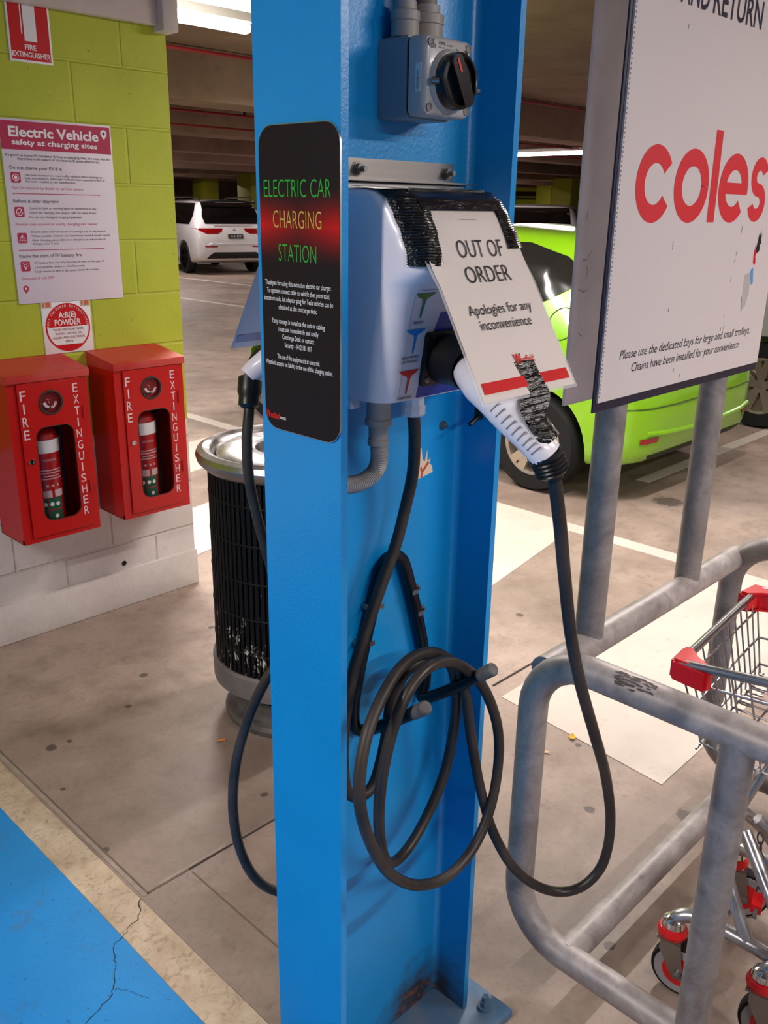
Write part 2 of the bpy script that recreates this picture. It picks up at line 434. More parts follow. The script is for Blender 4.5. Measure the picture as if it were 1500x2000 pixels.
# ------------------------------------------------------------------ lettering
_G = {}
def glyphs(body, weight=0., shear=0.):
    k = (body, weight, shear)
    if k in _G: return _G[k]
    cu = bpy.data.curves.new('lettering', 'FONT'); cu.body = body; cu.size = 1; cu.offset = weight; cu.shear = shear; cu.resolution_u = 3; cu.fill_mode = 'FRONT'
    o = bpy.data.objects.new('lettering', cu); COL.objects.link(o)
    dg = bpy.context.evaluated_depsgraph_get(); dg.update()
    me = bpy.data.meshes.new_from_object(o.evaluated_get(dg))
    vs = [(v.co.x, v.co.y) for v in me.vertices]; fs = [tuple(p.vertices) for p in me.polygons]
    bpy.data.objects.remove(o); bpy.data.curves.remove(cu); bpy.data.meshes.remove(me)
    _G[k] = (vs, fs); return _G[k]
CAP = max(v[1] for v in glyphs('H')[0])
def text(b, body, fn, x, y, h, wd=None, align='L', weight=0., shear=0.):
    """x, y = anchor on the baseline, h = capital height, wd = fitted total width"""
    vs, fs = glyphs(body, weight, shear)
    if not vs: return b
    x0 = min(v[0] for v in vs); x1 = max(v[0] for v in vs); sy = h / CAP; sx = (wd / (x1 - x0)) if wd else sy
    W = (x1 - x0) * sx; ox = {'L': x, 'C': x - W / 2, 'R': x - W}[align]
    V = [b.bm.verts.new(fn(ox + (u - x0) * sx, y + v * sy)) for u, v in vs]
    for f in fs:
        try: b.bm.faces.new([V[i] for i in f])
        except ValueError: pass
    return b
def arc_text(b, body, fn, cx, cy, r, a0, a1, h, inward=False, weight=0., squeeze=.8):
    n = len(body)
    for i, ch in enumerate(body):
        if ch == ' ': continue
        a = a0 + (a1 - a0) * i / (n - 1)
        ca, sa = math.cos(a), math.sin(a)
        def f2(u, v, ca=ca, sa=sa):
            if inward: rr = r - v; return fn(cx + ca * rr - sa * u, cy + sa * rr + ca * u)
            rr = r + v; return fn(cx + ca * rr + sa * u, cy + sa * rr - ca * u)
        vs = glyphs(ch, weight)[0]
        wd = (max(v[0] for v in vs) - min(v[0] for v in vs)) * h / CAP * squeeze
        text(b, ch, f2, 0, 0, h, wd, 'C', weight)
def rrect(x0, x1, y0, y1, r, n=6):
    out = []
    for cx, cy, a in ((x1 - r, y1 - r, 0), (x0 + r, y1 - r, PI / 2), (x0 + r, y0 + r, PI), (x1 - r, y0 + r, 1.5 * PI)):
        for k in range(n + 1): out.append((cx + r * math.cos(a + PI / 2 * k / n), cy + r * math.sin(a + PI / 2 * k / n)))
    return out
def circle(cx, cy, r, n=40, a0=0, a1=2 * PI): return [(cx + r * math.cos(a0 + (a1 - a0) * k / n), cy + r * math.sin(a0 + (a1 - a0) * k / n)) for k in range(n if abs(a1 - a0 - 2 * PI) < 1e-6 else n + 1)]

# ================================================================== SETTING
FX0, FX1, FY0, FY1 = -4.5, 36.0, -6.0, 36.0
struct('floor', B().box(FX0, FX1, FY0, FY1, -.2, 0), M_floor)
struct('ceiling', B().box(FX0, FX1, FY0, FY1, 2.80, 3.0), M_conc)
_t = [0]
def trim(b, m):
    _t[0] += 1
    return struct('trim_%d' % _t[0], b, m)
struct('wall_left', B().box(FX0, 2.07, 3.171, 3.36, .0, 2.80), M_wall)
b = B(); b.box(FX0, 2.078, 3.160, 3.20, 0, .163, .006); struct('baseboard_left', b, mat('white_kerb_paint', (222, 214, 210), .65, noise=(9, .5, (190, 180, 174)), bump=(60, .4, .005)))
# white bulkhead along the top of the blockwork with its end cap
b = B(); b.box(FX0, 2.02, 3.135, 3.171, 2.225, 2.80, .006); b.box(FX0, 2.02, 3.115, 3.171, 2.36, 2.80, .006); trim(b, M_bulk)
b = B(); b.box(2.018, 2.085, 3.10, 3.38, 2.205, 2.80, .008); trim(b, M_bulk)
# ceiling beams
for y in (-2.7, .35, 6.64, 9.8, 13.2, 16.4, 19.8, 23.2, 26.6, 30.0): trim(B().box(FX0, FX1, y, y + .45, 2.40, 2.80, .02), M_conc)
# floor paint
trim(B().box(FX0, .762, FY0, 3.16, 0, .004), M_bay)
trim(B().box(.762, .856, FY0, 3.16, 0, .006, .003), M_strip)
b = B()
b.box(3.88, 3.985, -6, 20, 0, .003)                                # line in front of the parked cars
for y in (-.1, 2.62 - .09): b.box(5.0, 14.5, y, y + .09, 0, .003)
b.box(9.05, 9.17, 6.5, 24, 0, .003); b.box(11.6, 11.72, 8, 28, 0, .003)
trim(b, M_line)
b = B()
for y0, y1, x0 in ((-.9, -.3, 2.2), (.96, 1.60, 2.2), (2.07, 2.66, 2.2), (3.44, 3.98, 2.24), (4.50, 5.06, 2.24)):   # pedestrian stripes
    d = .0
    b.prism([(x0, y0), (3.88, y0 + .24 * (1.0 if y0 > 1.7 else 0.06) * 1.3), (3.88, y1 + .24 * (1.0 if y0 > 1.7 else 0.06) * 1.3), (x0 + .06, y1)], lambda u, v, w: (u, v, w), 0, .0025)
trim(b, M_line)
# saw-cut joints in the slab
b = B(); b.box(1.0, 1.9, 1.640, 1.646, 0, .0012); b.box(2.3, 3.88, 1.665, 1.672, 0, .0032); trim(b, mat('slab_joint', (58, 48, 44), .8))
b = B(); b.box(.879, .883, 1.64, 3.16, 0, .0012); b.box(1.0, 1.0035, 1.15, 1.63, 0, .0012); b.box(.88, 1.0, 1.641, 1.645, 0, .0012); trim(b, mat('faint_joint', (104, 88, 78), .9, noise=(30, .8, (140, 122, 110))))
b = B(); b.box(.866, .877, 1.64, 3.16, 0, .0011); b.box(.878, 1.12, 1.647, 1.656, 0, .0011); trim(b, mat('joint_dust', (150, 134, 122), .9, noise=(24, .9, (176, 160, 148))))
b = B()                                                            # crack through the kerb strip and the blue paint
def crack(P, wd, z):
    Q = crom([(x, y, 0) for x, y in P], 7)
    Q = [(q.x + R_.uniform(-.003, .003), q.y + R_.uniform(-.003, .003)) for q in Q]
    b.stroke(Q, [wd * R_.uniform(.5, 1.3) for _ in Q], lambda u, v: (u, v, z))
crack([(.856, 1.635), (.843, 1.621), (.82, 1.585), (.79, 1.575), (.763, 1.558)], .0022, .0064)
crack([(.762, 1.558), (.734, 1.55), (.715, 1.51), (.695, 1.478), (.662, 1.434), (.593, 1.407), (.50, 1.36)], .0022, .0044)
crack([(.675, 1.44), (.69, 1.42), (.715, 1.37)], .0012, .0044)
trim(b, mat('crack_dark', (40, 44, 54), .9))
# far walls, pillars
struct('wall_back', B().box(FX0, FX1, 35.8, 36, 0, 2.8), M_conc)
struct('wall_right', B().box(35.8, 36, FY0, 35.8, 0, 2.8), M_farwall)
b = B(); b.box(35.78, 35.8, 14, 30, 2.12, 2.32); b.box(35.76, 35.8, 14, 30, 1.98, 2.05); trim(b, M_tray)
b = B(); b.box(14.5, 17.9, 27.5, 27.9, 0, 2.15); struct('wall_far', b, M_cream)
for i, (x0, x1) in enumerate(((14.9, 15.15), (15.2, 15.55), (16.0, 17.1))):
    wn = struct('window_%d' % (i + 1), B().box(x0, x1, 27.47, 27.5, 1.35, 2.0), M_window)
    fr = B()
    for q in ((x0 - .04, x0, 1.31, 2.04), (x1, x1 + .04, 1.31, 2.04), (x0 - .04, x1 + .04, 2.0, 2.04), (x0 - .04, x1 + .04, 1.31, 1.35)): fr.box(q[0], q[1], 27.45, 27.5, q[2], q[3])
    obj('window_frame', fr, M_cream, wn)
def pillar(x, y, lab, s=.33):
    o = obj('pillar', B().box(x - s, x + s, y - s, y + s, 0, 2.44, .03), M_pillar); tag(o, lab, 'pillar', 'green pillars across the car park')
pillar(17.15, 22.15, 'yellow-green square pillar behind the white SUV')
pillar(23.6, 15.55, 'nearest olive green pillar seen over the lime car roof')
pillar(29.3, 20.15, 'olive green pillar farther back, left of the nearest one over the lime car')
pillar(19.3, 27.6, 'small far green pillar beside the cream wall')
# pipes under the ceiling
def pipe(y, z, r, m, lab, nm='sprinkler_pipe', cat='pipe', x0=FX0 + .1, x1=34., clips=True):
    t = thing(nm, lab, cat, (x0, y, z), 'pipes under the ceiling')
    obj('pipe_run', B().cyl((x0, y, z), (x1, y, z), r, 12), m, t)
    if clips:
        x = x0 + .7
        while x < 20: obj('hanger', B().box(x - .02, x + .02, y - .012, y + .012, z + r * .9, 2.8), M_tray, t); x += 1.9
pipe(4.75, 2.44, .011, M_pipe, 'thin red sprinkler pipe nearest, above the block wall end')
pipe(7.6, 2.42, .012, M_pipe, 'dark red sprinkler pipe on hangers, second one from the near side')
pipe(9.0, 2.42, .011, M_pipe, 'thinnest red sprinkler pipe, third one from the near side')
pipe(2.55, 2.70, .022, M_tray, 'brown conduit under the slab beside the column', 'ceiling_conduit', 'conduit', x0=2.2, clips=False)
pipe(2.25, 2.70, .022, M_tray, 'brown conduit under the slab, nearer of the pair', 'ceiling_conduit', 'conduit', x0=2.2, clips=False)
# fluorescent battens
LAMP_LABELS = {0: 'lit fluorescent batten beyond the end of the block wall', 1: 'lit fluorescent batten at the top edge above the block wall', 6: 'lit fluorescent batten seen between the blue column and the board'}
for i, (x, y, z, ax) in enumerate(LAMPS):
    lab = LAMP_LABELS.get(i, 'unseen fluorescent batten added to light the far car park')
    if i in (2, 3, 4, 5): lab = 'fluorescent batten overhead, outside the top of the picture'
    t = thing('ceiling_light', lab, 'light', (x, y, z), 'fluorescent battens')
    hx, hy = (.62, .045) if ax == 'x' else (.045, .62)
    obj('lamp_body', B().box(x - hx, x + hx, y - hy, y + hy, z + .03, z + .075, .008), M_lampbody, t)
    kx, ky = (.60, .030) if ax == 'x' else (.030, .60)
    obj('diffuser', B().box(x - kx, x + kx, y - ky, y + ky, z - .02, z + .03, .02), M_tube, t)
    for s in (-.45, .45):
        px, py = (x + s, y) if ax == 'x' else (x, y + s)
        obj('hanger_rod', B().cyl((px, py, z + .075), (px, py, 2.8), .006, 8), M_bolt, t)
    ld = bpy.data.lights.new('lamp_light', 'AREA'); ld.shape = 'RECTANGLE'; ld.size = 1.2; ld.size_y = .07; ld.energy = LAMP_POWER; ld.color = LAMP_COLOUR
    lo = bpy.data.objects.new('lamp_light', ld); COL.objects.link(lo); lo.parent = t; lo.location = (0, 0, -.03); lo.rotation_euler = (0, 0, 0 if ax == 'x' else PI / 2)

# ================================================================== COLUMN
CXc, CYc = .990, .951
t = thing('steel_column', 'bright blue painted steel I-beam column carrying the charger', 'column', (CXc, CYc, 0))
def ibeam():
    x0, x1, y0, y1, tf, tw, r = .808, 1.172, .866, 1.036, .013, .004, .013
    P = [(x0, y0), (x0 + tf, y0)]
    def fil(cx, cy, a0, a1): return [(cx + r * math.cos(a0 + (a1 - a0) * k / 5), cy + r * math.sin(a0 + (a1 - a0) * k / 5)) for k in range(6)]
    P += fil(x0 + tf + r, CYc - tw - r, PI, PI / 2) + fil(x1 - tf - r, CYc - tw - r, PI / 2, 0)
    P += [(x1 - tf, y0), (x1, y0), (x1, y1), (x1 - tf, y1)]
    P += fil(x1 - tf - r, CYc + tw + r, 0, -PI / 2) + fil(x0 + tf + r, CYc + tw + r, -PI / 2, -PI)
    P += [(x0 + tf, y1), (x0, y1)]
    return P
obj('i_beam', B().prism(ibeam(), lambda u, v, w: (u, v, w), .02, 2.80), M_col, t, 50)
M_plate = mat('worn_base_plate_paint', (40, 104, 150), .5, noise=(16, .8, (120, 128, 134)))
bp = obj('base_plate', B().box(.745, 1.234, .792, 1.11, .0, .02, .002), M_plate, t)
for x, y in ((1.197, .837), (.783, .837), (1.197, 1.065), (.783, 1.065)):
    o = obj('anchor_bolt', B().cyl((x, y, .02), (x, y, .026), .016, 20).cyl((x, y, .026), (x, y, .038), .011, 6).cyl((x, y, .038), (x, y, .05), .007, 12), M_plate, bp)
o = obj('cable_clip', B().box(1.150, 1.159, .895, .908, 1.285, 1.335, .002).cyl((1.152, .9, 1.29), (1.13, .9, 1.28), .004, 8), M_holster, t)
o['label'] = 'small black clip on the back flange'
s = B(); s.cyl((1.116, .947, 1.273), (1.116, .944, 1.273), .008, 16); s.cyl((1.116, .944, 1.273), (1.116, .939, 1.273), .005, 6); s.cyl((1.116, .939, 1.273), (1.116, .936, 1.273), .003, 8)
o = obj('web_screw', s, M_bolt, t); o['label'] = 'zinc screw in the web'
# torn sticker on the web
t = thing('torn_sticker', 'torn remnant of a cream sticker on the blue web below the charger', 'sticker', (1.075, .947, 1.195))
fw = lambda e: (lambda u, v: (u, .947 - e, v))
obj('paper_remnant', B().prism([(1.052, 1.190), (1.094, 1.196), (1.092, 1.208), (1.085, 1.212), (1.088, 1.222), (1.080, 1.216), (1.079, 1.238), (1.073, 1.218), (1.068, 1.222), (1.064, 1.243), (1.057, 1.243), (1.056, 1.222), (1.05, 1.212)], lambda u, v, w: (u, .9468 - w, v), 0, .0008), M_tornpaper, t)
obj('print_remnant', B().stroke([(1.066, 1.192), (1.068, 1.202), (1.075, 1.208), (1.083, 1.216)], .005, fw(.0012)).stroke([(1.066, 1.203), (1.064, 1.21)], .004, fw(.0012)), mat('orange_print', (206, 76, 30), .5), t)

# ------------------------------------------------------------------ black charging-station sign on the front flange
t = thing('charging_sign', 'tall black ELECTRIC CAR CHARGING STATION sign on the front of the blue column', 'sign', (.806, .945, 1.31))
obj('sign_panel', B().prism(rrect(-1.0245, -.8655, 1.309, 1.717, .026), lambda u, v, w: (w, -u, v), .8045, .808), M_sign, t)
edge = [(-u, v) for u, v in rrect(-1.0255, -.8645, 1.308, 1.718, .027)]
obj('sign_edge', B().prism([(a, c) for a, c in edge], lambda u, v, w: (w, u, v), .8052, .8079), M_steel, t)
f = lambda u, v: (.8041, -u, v)
b = B(); text(b, 'ELECTRIC CAR', f, -.9475, 1.628, .0225, .134, 'C', -.012); text(b, 'STATION', f, -.9475, 1.546, .0225, .077, 'C', -.012); obj('green_lettering', b, M_green, t)
b = B(); text(b, 'CHARGING', f, -.9475, 1.589, .0225, .098, 'C', -.012); obj('gold_lettering', b, M_olive, t)
b = B()
for s, z, wd in (('Thankyou for using this evolution electric car charger.', 1.5133, .137), ('To operate connect cable to vehicle then press start', 1.5026, .130), ('button on unit. An adaptor plug for Tesla vehicles can be', 1.492, .1435), ('obtained at the concierge desk.', 1.481, .080),
                 ('If any damage is noted to the unit or cabling', 1.4615, .111), ('cease use immediately and notify', 1.451, .085), ('Concierge Desk or contact', 1.4405, .067), ('Security - 0412 181 807', 1.4294, .0575), ('The use of this equipment is at users risk.', 1.412, .091), ('Westfield accepts no liability in the use of this charging station.', 1.402, .142)):
    text(b, s, f, -.9485, z, .0066, wd, 'C', .004)
obj('white_lettering', b, M_wprint, t)
b = B(); text(b, 'W', f, -1.0225, 1.3235, .0105, .010, 'L', .03); text(b, 'estfield', f, -1.0125, 1.3235, .0085, .0205, 'L', .03); obj('red_lettering', b, M_redprint, t)
b = B(); text(b, 'MARION', f, -.9905, 1.3245, .0036, .0125, 'L', .02); obj('small_lettering', b, M_wprint, t)

# ------------------------------------------------------------------ rotary isolator
t = thing('isolator_switch', 'grey rotary isolator switch box with black knob high on the column web', 'switch', (.998, .946, 1.732))
X0, X1, Z0, Z1 = .952, 1.046, 1.734, 1.831
def rbox(x0, x1, z0, z1, y0, y1, r=.008): return B().prism(rrect(x0, x1, z0, z1, r, 4), lambda u, v, w: (u, w, v), y0, y1)
obj('back_box', rbox(X0, X1, Z0 - .002, Z1 + .002, .947, .8935), M_greybox, t)
obj('gasket', rbox(X0 + .003, X1 - .003, Z0 + .001, Z1 - .001, .8935, .889), M_holster, t)
cov = B(); cov.rings([[(u, y, v) for u, v in rrect(X0 + i, X1 - i, Z0 + i, Z1 - i, .008, 4)] for y, i in ((.889, 0), (.868, 0), (.862, .002), (.859, .006))])
cov.rings([[(.999 + r * math.cos(a), y, 1.777 + r * math.sin(a)) for a in [2 * PI * k / 36 for k in range(36)]] for r, y in ((.040, .860), (.040, .8585), (.0365, .853), (.03, .852))])
cv = obj('cover', cov, M_greyplastic, t)
for x in (X0 + .009, X1 - .009):
    for z in (Z0 + .010, Z1 - .010): obj('cover_screw', B().lathe([(.0055, .0), (.0055, .0008), (.004, .0008), (.003, -.0005)], (x, .8588, z), (0, -1, 0), 16), M_greyenamel, cv)
kn = B(); kn.rings([[(.999 + r * math.cos(a), y, 1.777 + r * math.sin(a)) for a in [2 * PI * k / 40 for k in range(40)]] for r, y in ((.035, .853), (.0358, .846), (.0345, .838), (.030, .8365), (.028, .842))])
k0 = Vector((-.50, 0, .87)).normalized(); k1 = Vector((.87, 0, .5))
kn.prism(rrect(-.034, .034, -.0105, .0105, .009, 4), lambda u, v, w: Vector((.999, w, 1.777)) + k0 * u + k1 * v, .845, .8325)
ko = obj('knob', kn, M_knob, t, 40)
p = Vector((.999, .8321, 1.777)) + k0 * .020
obj('pointer_mark', B().obox(p, k0, k1, (0, 1, 0), .009, .0018, .0005), M_redprint, ko)
obj('lock_tab', B().cyl((1.030, .850, 1.772), (1.043, .842, 1.768), .004, 10).cyl((.958, .853, 1.775), (.965, .847, 1.775), .0045, 10), M_bolt, ko)
f = lambda u, v: (u, .8586, v)
b = B(); text(b, 'OFF', f, .960, 1.8145, .0052, .011, 'L', .02); text(b, 'ON', f, 1.027, 1.813, .0052, .0085, 'L', .02); text(b, '0', f, .9645, 1.8225, .004, None, 'L', .02); text(b, 'I', f, 1.0305, 1.8215, .004, None, 'L', .02)
text(b, 'CLIPSAL', f, .976, 1.820, .0036, .013, 'L', .02); text(b, '56 SERIES', f, .992, 1.8195, .002, .012); text(b, '500V  32A', f, .976, 1.8155, .002, .012); text(b, 'IP66', f, 1.011, 1.8155, .003, .006)
obj('lettering', b, M_ink, cv)
b = B(); b.box(.9515, .952, .8665, .8765, 1.762, 1.797); so = obj('paper_label', b, M_paper, cv)
b = B(); text(b, 'SWITCH 12 E', lambda u, v: (.9513, .8695 + v * 0 + (.0045 - v), 1.764 + u), .002, .0, .003, .022, 'L', .02); obj('lettering', b, M_ink, so)
def vconduit(x, y, r, m, lab):
    t = thing('vertical_conduit', lab, 'conduit', (x, y, 1.833))
    obj('conduit_pipe', B().cyl((x, y, 1.85), (x, y, 2.80), r, 20), m, t)
    obj('gland', B().lathe([(r * 1.62, 1.833), (r * 1.62, 1.852), (r * 1.72, 1.853), (r * 1.72, 1.864), (r * 1.35, 1.866), (r * 1.30, 1.876), (r, 1.876)], (x, y, 0), n=24), M_conduit, t)
vconduit(.974, .918, .0115, M_conduit, 'thinner left grey conduit running up from the isolator box')
vconduit(1.013, .916, .0145, mat('taupe_conduit', (124, 112, 106), .5), 'thicker right taupe conduit running up from the isolator box')

# ================================================================== CHARGER
def lerp_tab(tab, z):
    if z <= tab[0][0]: return tab[0][1]
    for (a, p), (c, q) in zip(tab, tab[1:]):
        if z <= c:
            s = (z - a) / (c - a); s = s * s * (3 - 2 * s) * .5 + s * .5
            return p + (q - p) * s
    return tab[-1][1]
YF = [(1.355, .851), (1.40, .845), (1.44, .839), (1.48, .833), (1.503, .827), (1.518, .816), (1.53, .797), (1.541, .786), (1.56, .789), (1.585, .802), (1.61, .819), (1.628, .833), (1.640, .852)]
HX0, HX1, HYB = .872, 1.112, .932
yf = lambda z: lerp_tab(YF, z)
def charger_body():
    rr = []
    zs = [1.3555] + [1.357 + (1.636 - 1.357) * i / 46 for i in range(47)] + [1.640, 1.642]
    for z in zs:
        ins = .004 if z in (zs[0],) else (.004 if z == 1.640 else (.012 if z == 1.642 else 0))
        y0 = yf(z) + ins; r = .034 if z < 1.50 else .034 + .008 * min(1, (z - 1.5) / .04)
        P = []
        for k in range(13):
            a = PI + PI / 2 * k / 12; P.append((HX0 + ins + r + r * math.cos(a), y0 + r + r * math.sin(a), z))
        for k in range(1, 9): P.append((HX0 + ins + r + (HX1 - HX0 - 2 * ins - 2 * r) * k / 9, y0, z))
        for k in range(13):
            a = 1.5 * PI + PI / 2 * k / 12; P.append((HX1 - ins - r + r * math.cos(a), y0 + r + r * math.sin(a), z))
        P += [(HX1 - ins, HYB, z), (HX0 + ins, HYB, z)]
        rr.append(P)
    return B().rings(rr)
ch = thing('ev_charger', 'white EV charger with black tape and paper notice on its hood', 'charger', (CXc, CYc, 1.355))
hb = obj('housing', charger_body(), M_white, ch, 60)
obj('back_plate', B().box(.868, 1.133, .932, .9445, 1.372, 1.6505, .006), M_greyplastic, ch)
FR = lambda e: (lambda u, v: (u, yf(v) - e, v))
def conform(rows, e, nz=26, nx=6):
    """patch on the front face; rows = (z, x left, x right)"""
    def fn(s, t_):
        z = rows[0][0] + (rows[-1][0] - rows[0][0]) * t_
        for (a, l0, r0), (c, l1, r1) in zip(rows, rows[1:]):
            if a <= z <= c + 1e-9:
                k = (z - a) / (c - a); l, r = l0 + (l1 - l0) * k, r0 + (r1 - r0) * k; break
        return (l + (r - l) * s, yf(z) - e, z)
    return B().grid(fn, nx, nz)
lp = obj('label_panel', conform([(1.358, .903, 1.081), (1.52, .908, 1.076)], .0006), M_wlabel, ch)
cxx = .992
bi = obj('blue_inset', conform([(1.3585, .940, 2 * cxx - .940), (1.423, .949, 2 * cxx - .949), (1.479, .968, 2 * cxx - .968)], .0016), M_blueinset, ch)
def tlogo(x, z, wd, h):
    return [(x - wd / 2, z), (x - wd * .30, z - h * .17), (x - wd * .10, z - h * .24), (x - wd * .035, z - h * .36), (x - wd * .06, z - h), (x + wd * .0, z - h), (x + wd * .09, z - h * .34), (x + wd * .14, z - h * .23), (x + wd * .33, z - h * .15), (x + wd / 2, z + h * .0)]
for x, z, m, nm in ((.9265, 1.5085, M_tgreen, 'green_indicator'), (.921, 1.4595, M_tblue, 'blue_indicator'), (.918, 1.4015, M_redprint, 'red_indicator')):
    o = obj(nm, B().poly(tlogo(x, z, .041, .034), FR(.0016)), m, lp); o['label'] = nm.replace('_', ' ') + ' T symbol'
b = B(); text(b, 'READY', FR(.0016), .923, 1.4665, .0038, .021, 'C', .01, .3); text(b, 'NEGOTIATING', FR(.0016), .916, 1.4185, .0034, .036, 'C', .01, .3); text(b, 'OR FINISHED', FR(.0016), .916, 1.4125, .0034, .034, 'C', .01, .3); text(b, 'CHARGING', FR(.0016), .915, 1.3605, .0036, .030, 'C', .01, .3)
b.poly([(.912, 1.5125), (.955, 1.5125), (.955, 1.5130), (.912, 1.5130)], FR(.0016)); obj('lettering', b, M_ink, lp)
# black plug holster
HZ, HXc = 1.413, .985
fl = B().rings([[(u, yf(v) - e, v) for u, v in rrect(HXc - .043 + i, HXc + .043 - i, HZ - .038 + i, HZ + .040 - i, .006, 3)] for e, i in ((.0, 0), (.006, 0), (.007, .002))])
ho = obj('holster', fl, M_holster, ch)
cone = B().tube([(HXc, .845, HZ), (HXc - .006, .800, HZ - .002), (HXc - .02, .772, HZ - .005), (HXc - .026, .762, HZ - .006)], [.036, .035, .032, .031], 28, False)
cone.tube([(HXc - .026, .762, HZ - .006), (HXc - .02, .772, HZ - .005), (HXc - .006, .8, HZ - .002)], [.0275, .028, .029], 28, False)
obj('holster_socket', cone, M_holster, ho)
for x, z in ((HXc - .034, HZ - .028), (HXc - .034, HZ + .031), (HXc + .034, HZ - .028), (HXc + .034, HZ + .031)):
    obj('holster_screw', B().lathe([(.0045, -.001), (.0045, .0015), (.0025, .002), (.0015, .0008)], (x, yf(z) - .007, z), (0, -1, 0), 14), M_bolt if z < HZ else M_holster, ho)
b = B().lathe([(.0165, 1.358), (.0165, 1.342), (.0185, 1.340), (.0185, 1.329), (.016, 1.326), (.0125, 1.325)], (.961, .873, 0), n=10); o = obj('cable_gland', b, M_white, ch)
obj('foot', B().box(.874, .892, .915, .932, 1.34, 1.357, .002), M_white, ch)
# steel mounting rail
def rail(sy, lab):
    t = thing('mounting_rail', lab, 'bracket', (1.0, CYc + sy * .005, 1.65))
    y = lambda d: CYc + sy * d
    y0, y1 = sorted((y(-.0045), y(-.0065))); b = B().box(.87, 1.117, y0, y1, 1.652, 1.681)
    y0, y1 = sorted((y(-.0045), y(-.028))); b.box(.87, 1.150, y0, y1, 1.6512, 1.6535); obj('rail', b, M_steel, t)
    for x in (.912, 1.098):
        c = B().cyl((x, y(-.0065), 1.667), (x, y(-.0075), 1.667), .0105, 20).cyl((x, y(-.0075), 1.667), (x, y(-.0095), 1.667), .0085, 16).cyl((x, y(-.0095), 1.667), (x, y(-.0155), 1.667), .0075, 6).cyl((x, y(-.0155), 1.667), (x, y(-.024), 1.667), .0038, 10)
        obj('bolt', c, M_bolt, t)
rail(1, 'stainless steel mounting rail with two bolts above the white charger')

# ------------------------------------------------------------------ laminated notice
def bulge(x, r=.040):
    d = max(HX0 + r - x, x - HX1 + r, 0)
    d = min(d, r * .98)
    return r - math.sqrt(r * r - d * d)
SH = []                                                            # centre line of the sheet, from its top down the hood and away from it
for i in range(13):
    z = 1.634 - (1.634 - 1.545) * i / 12; SH.append((yf(z) - .0028, z, .9915))
for i in range(1, 13):
    k = i / 12; SH.append((.782 + (.664 - .782) * k, 1.545 + (1.387 - 1.545) * k, (.9915 + (.962 - .9915) * k)))
for _ in range(5): SH = [SH[0]] + [tuple((a[k] + 2 * c[k] + d[k]) / 4 for k in range(3)) for a, c, d in zip(SH, SH[1:], SH[2:])] + [SH[-1]]
SL = [0.]
for a, c in zip(SH, SH[1:]): SL.append(SL[-1] + math.hypot(a[0] - c[0], a[1] - c[1]))
SLEN = SL[-1]
def sheet_pt(u, v, e=0.):
    v = max(0., min(SLEN, v)); i = 0
    while i < len(SL) - 2 and SL[i + 1] < v: i += 1
    k = (v - SL[i]) / (SL[i + 1] - SL[i]); a, c = SH[i], SH[i + 1]
    y = a[0] + (c[0] - a[0]) * k; z = a[1] + (c[1] - a[1]) * k; x = a[2] + (c[2] - a[2]) * k
    dy, dz = c[0] - a[0], c[1] - a[1]; l = math.hypot(dy, dz)
    ny, nz = dz / l, -dy / l
    if ny > 0: ny, nz = -ny, -nz
    bg = bulge(x + u) * max(0., min(1., (.135 - v) / .045))
    return (x + u, y + ny * (e + .0012) + bg, z + nz * e)
sh = thing('out_of_order_notice', 'laminated OUT OF ORDER notice hanging from the hood of the near charger', 'notice', (.99, .80, 1.387))
obj('laminate_border', B().grid(lambda s, q: sheet_pt(-.1055 + .211 * s, SLEN * q, 0), 8, 40), M_pouch, sh)
obj('paper', B().grid(lambda s, q: sheet_pt(-.101 + .202 * s, .004 + (SLEN - .008) * q, .0006), 8, 40), M_paper, sh)
fs = lambda u, v: sheet_pt(u, -v, .0020)
b = B(); text(b, 'OUT OF', fs, .002, -.097, .0245, .098, 'C', -.008); text(b, 'ORDER', fs, .003, -.134, .0245, .096, 'C', -.008)
text(b, 'Apologies for any', fs, .002, -.181, .0145, .137, 'C', 0); text(b, 'inconvenience', fs, .002, -.2035, .0145, .111, 'C', 0); obj('lettering', b, M_ink, sh)
b = B(); text(b, 'W', fs, -.012, -.258, .0150, .0165, 'L', .03); text(b, 'estfield', fs, .0035, -.257, .0105, .0275, 'L', .012); obj('red_lettering', b, M_redprint, sh)
b = B(); b.grid(lambda s, q: sheet_pt(-.094 + .188 * s, SLEN - .030 + .0155 * q, .0012), 8, 3); o = obj('red_bar', b, M_redprint, sh)
b = B(); b.grid(lambda s, q: sheet_pt(-.018 + .036 * s, .0415 + .0008 * q, .0014), 2, 1); obj('fold_line', b, M_grey_ink, sh)

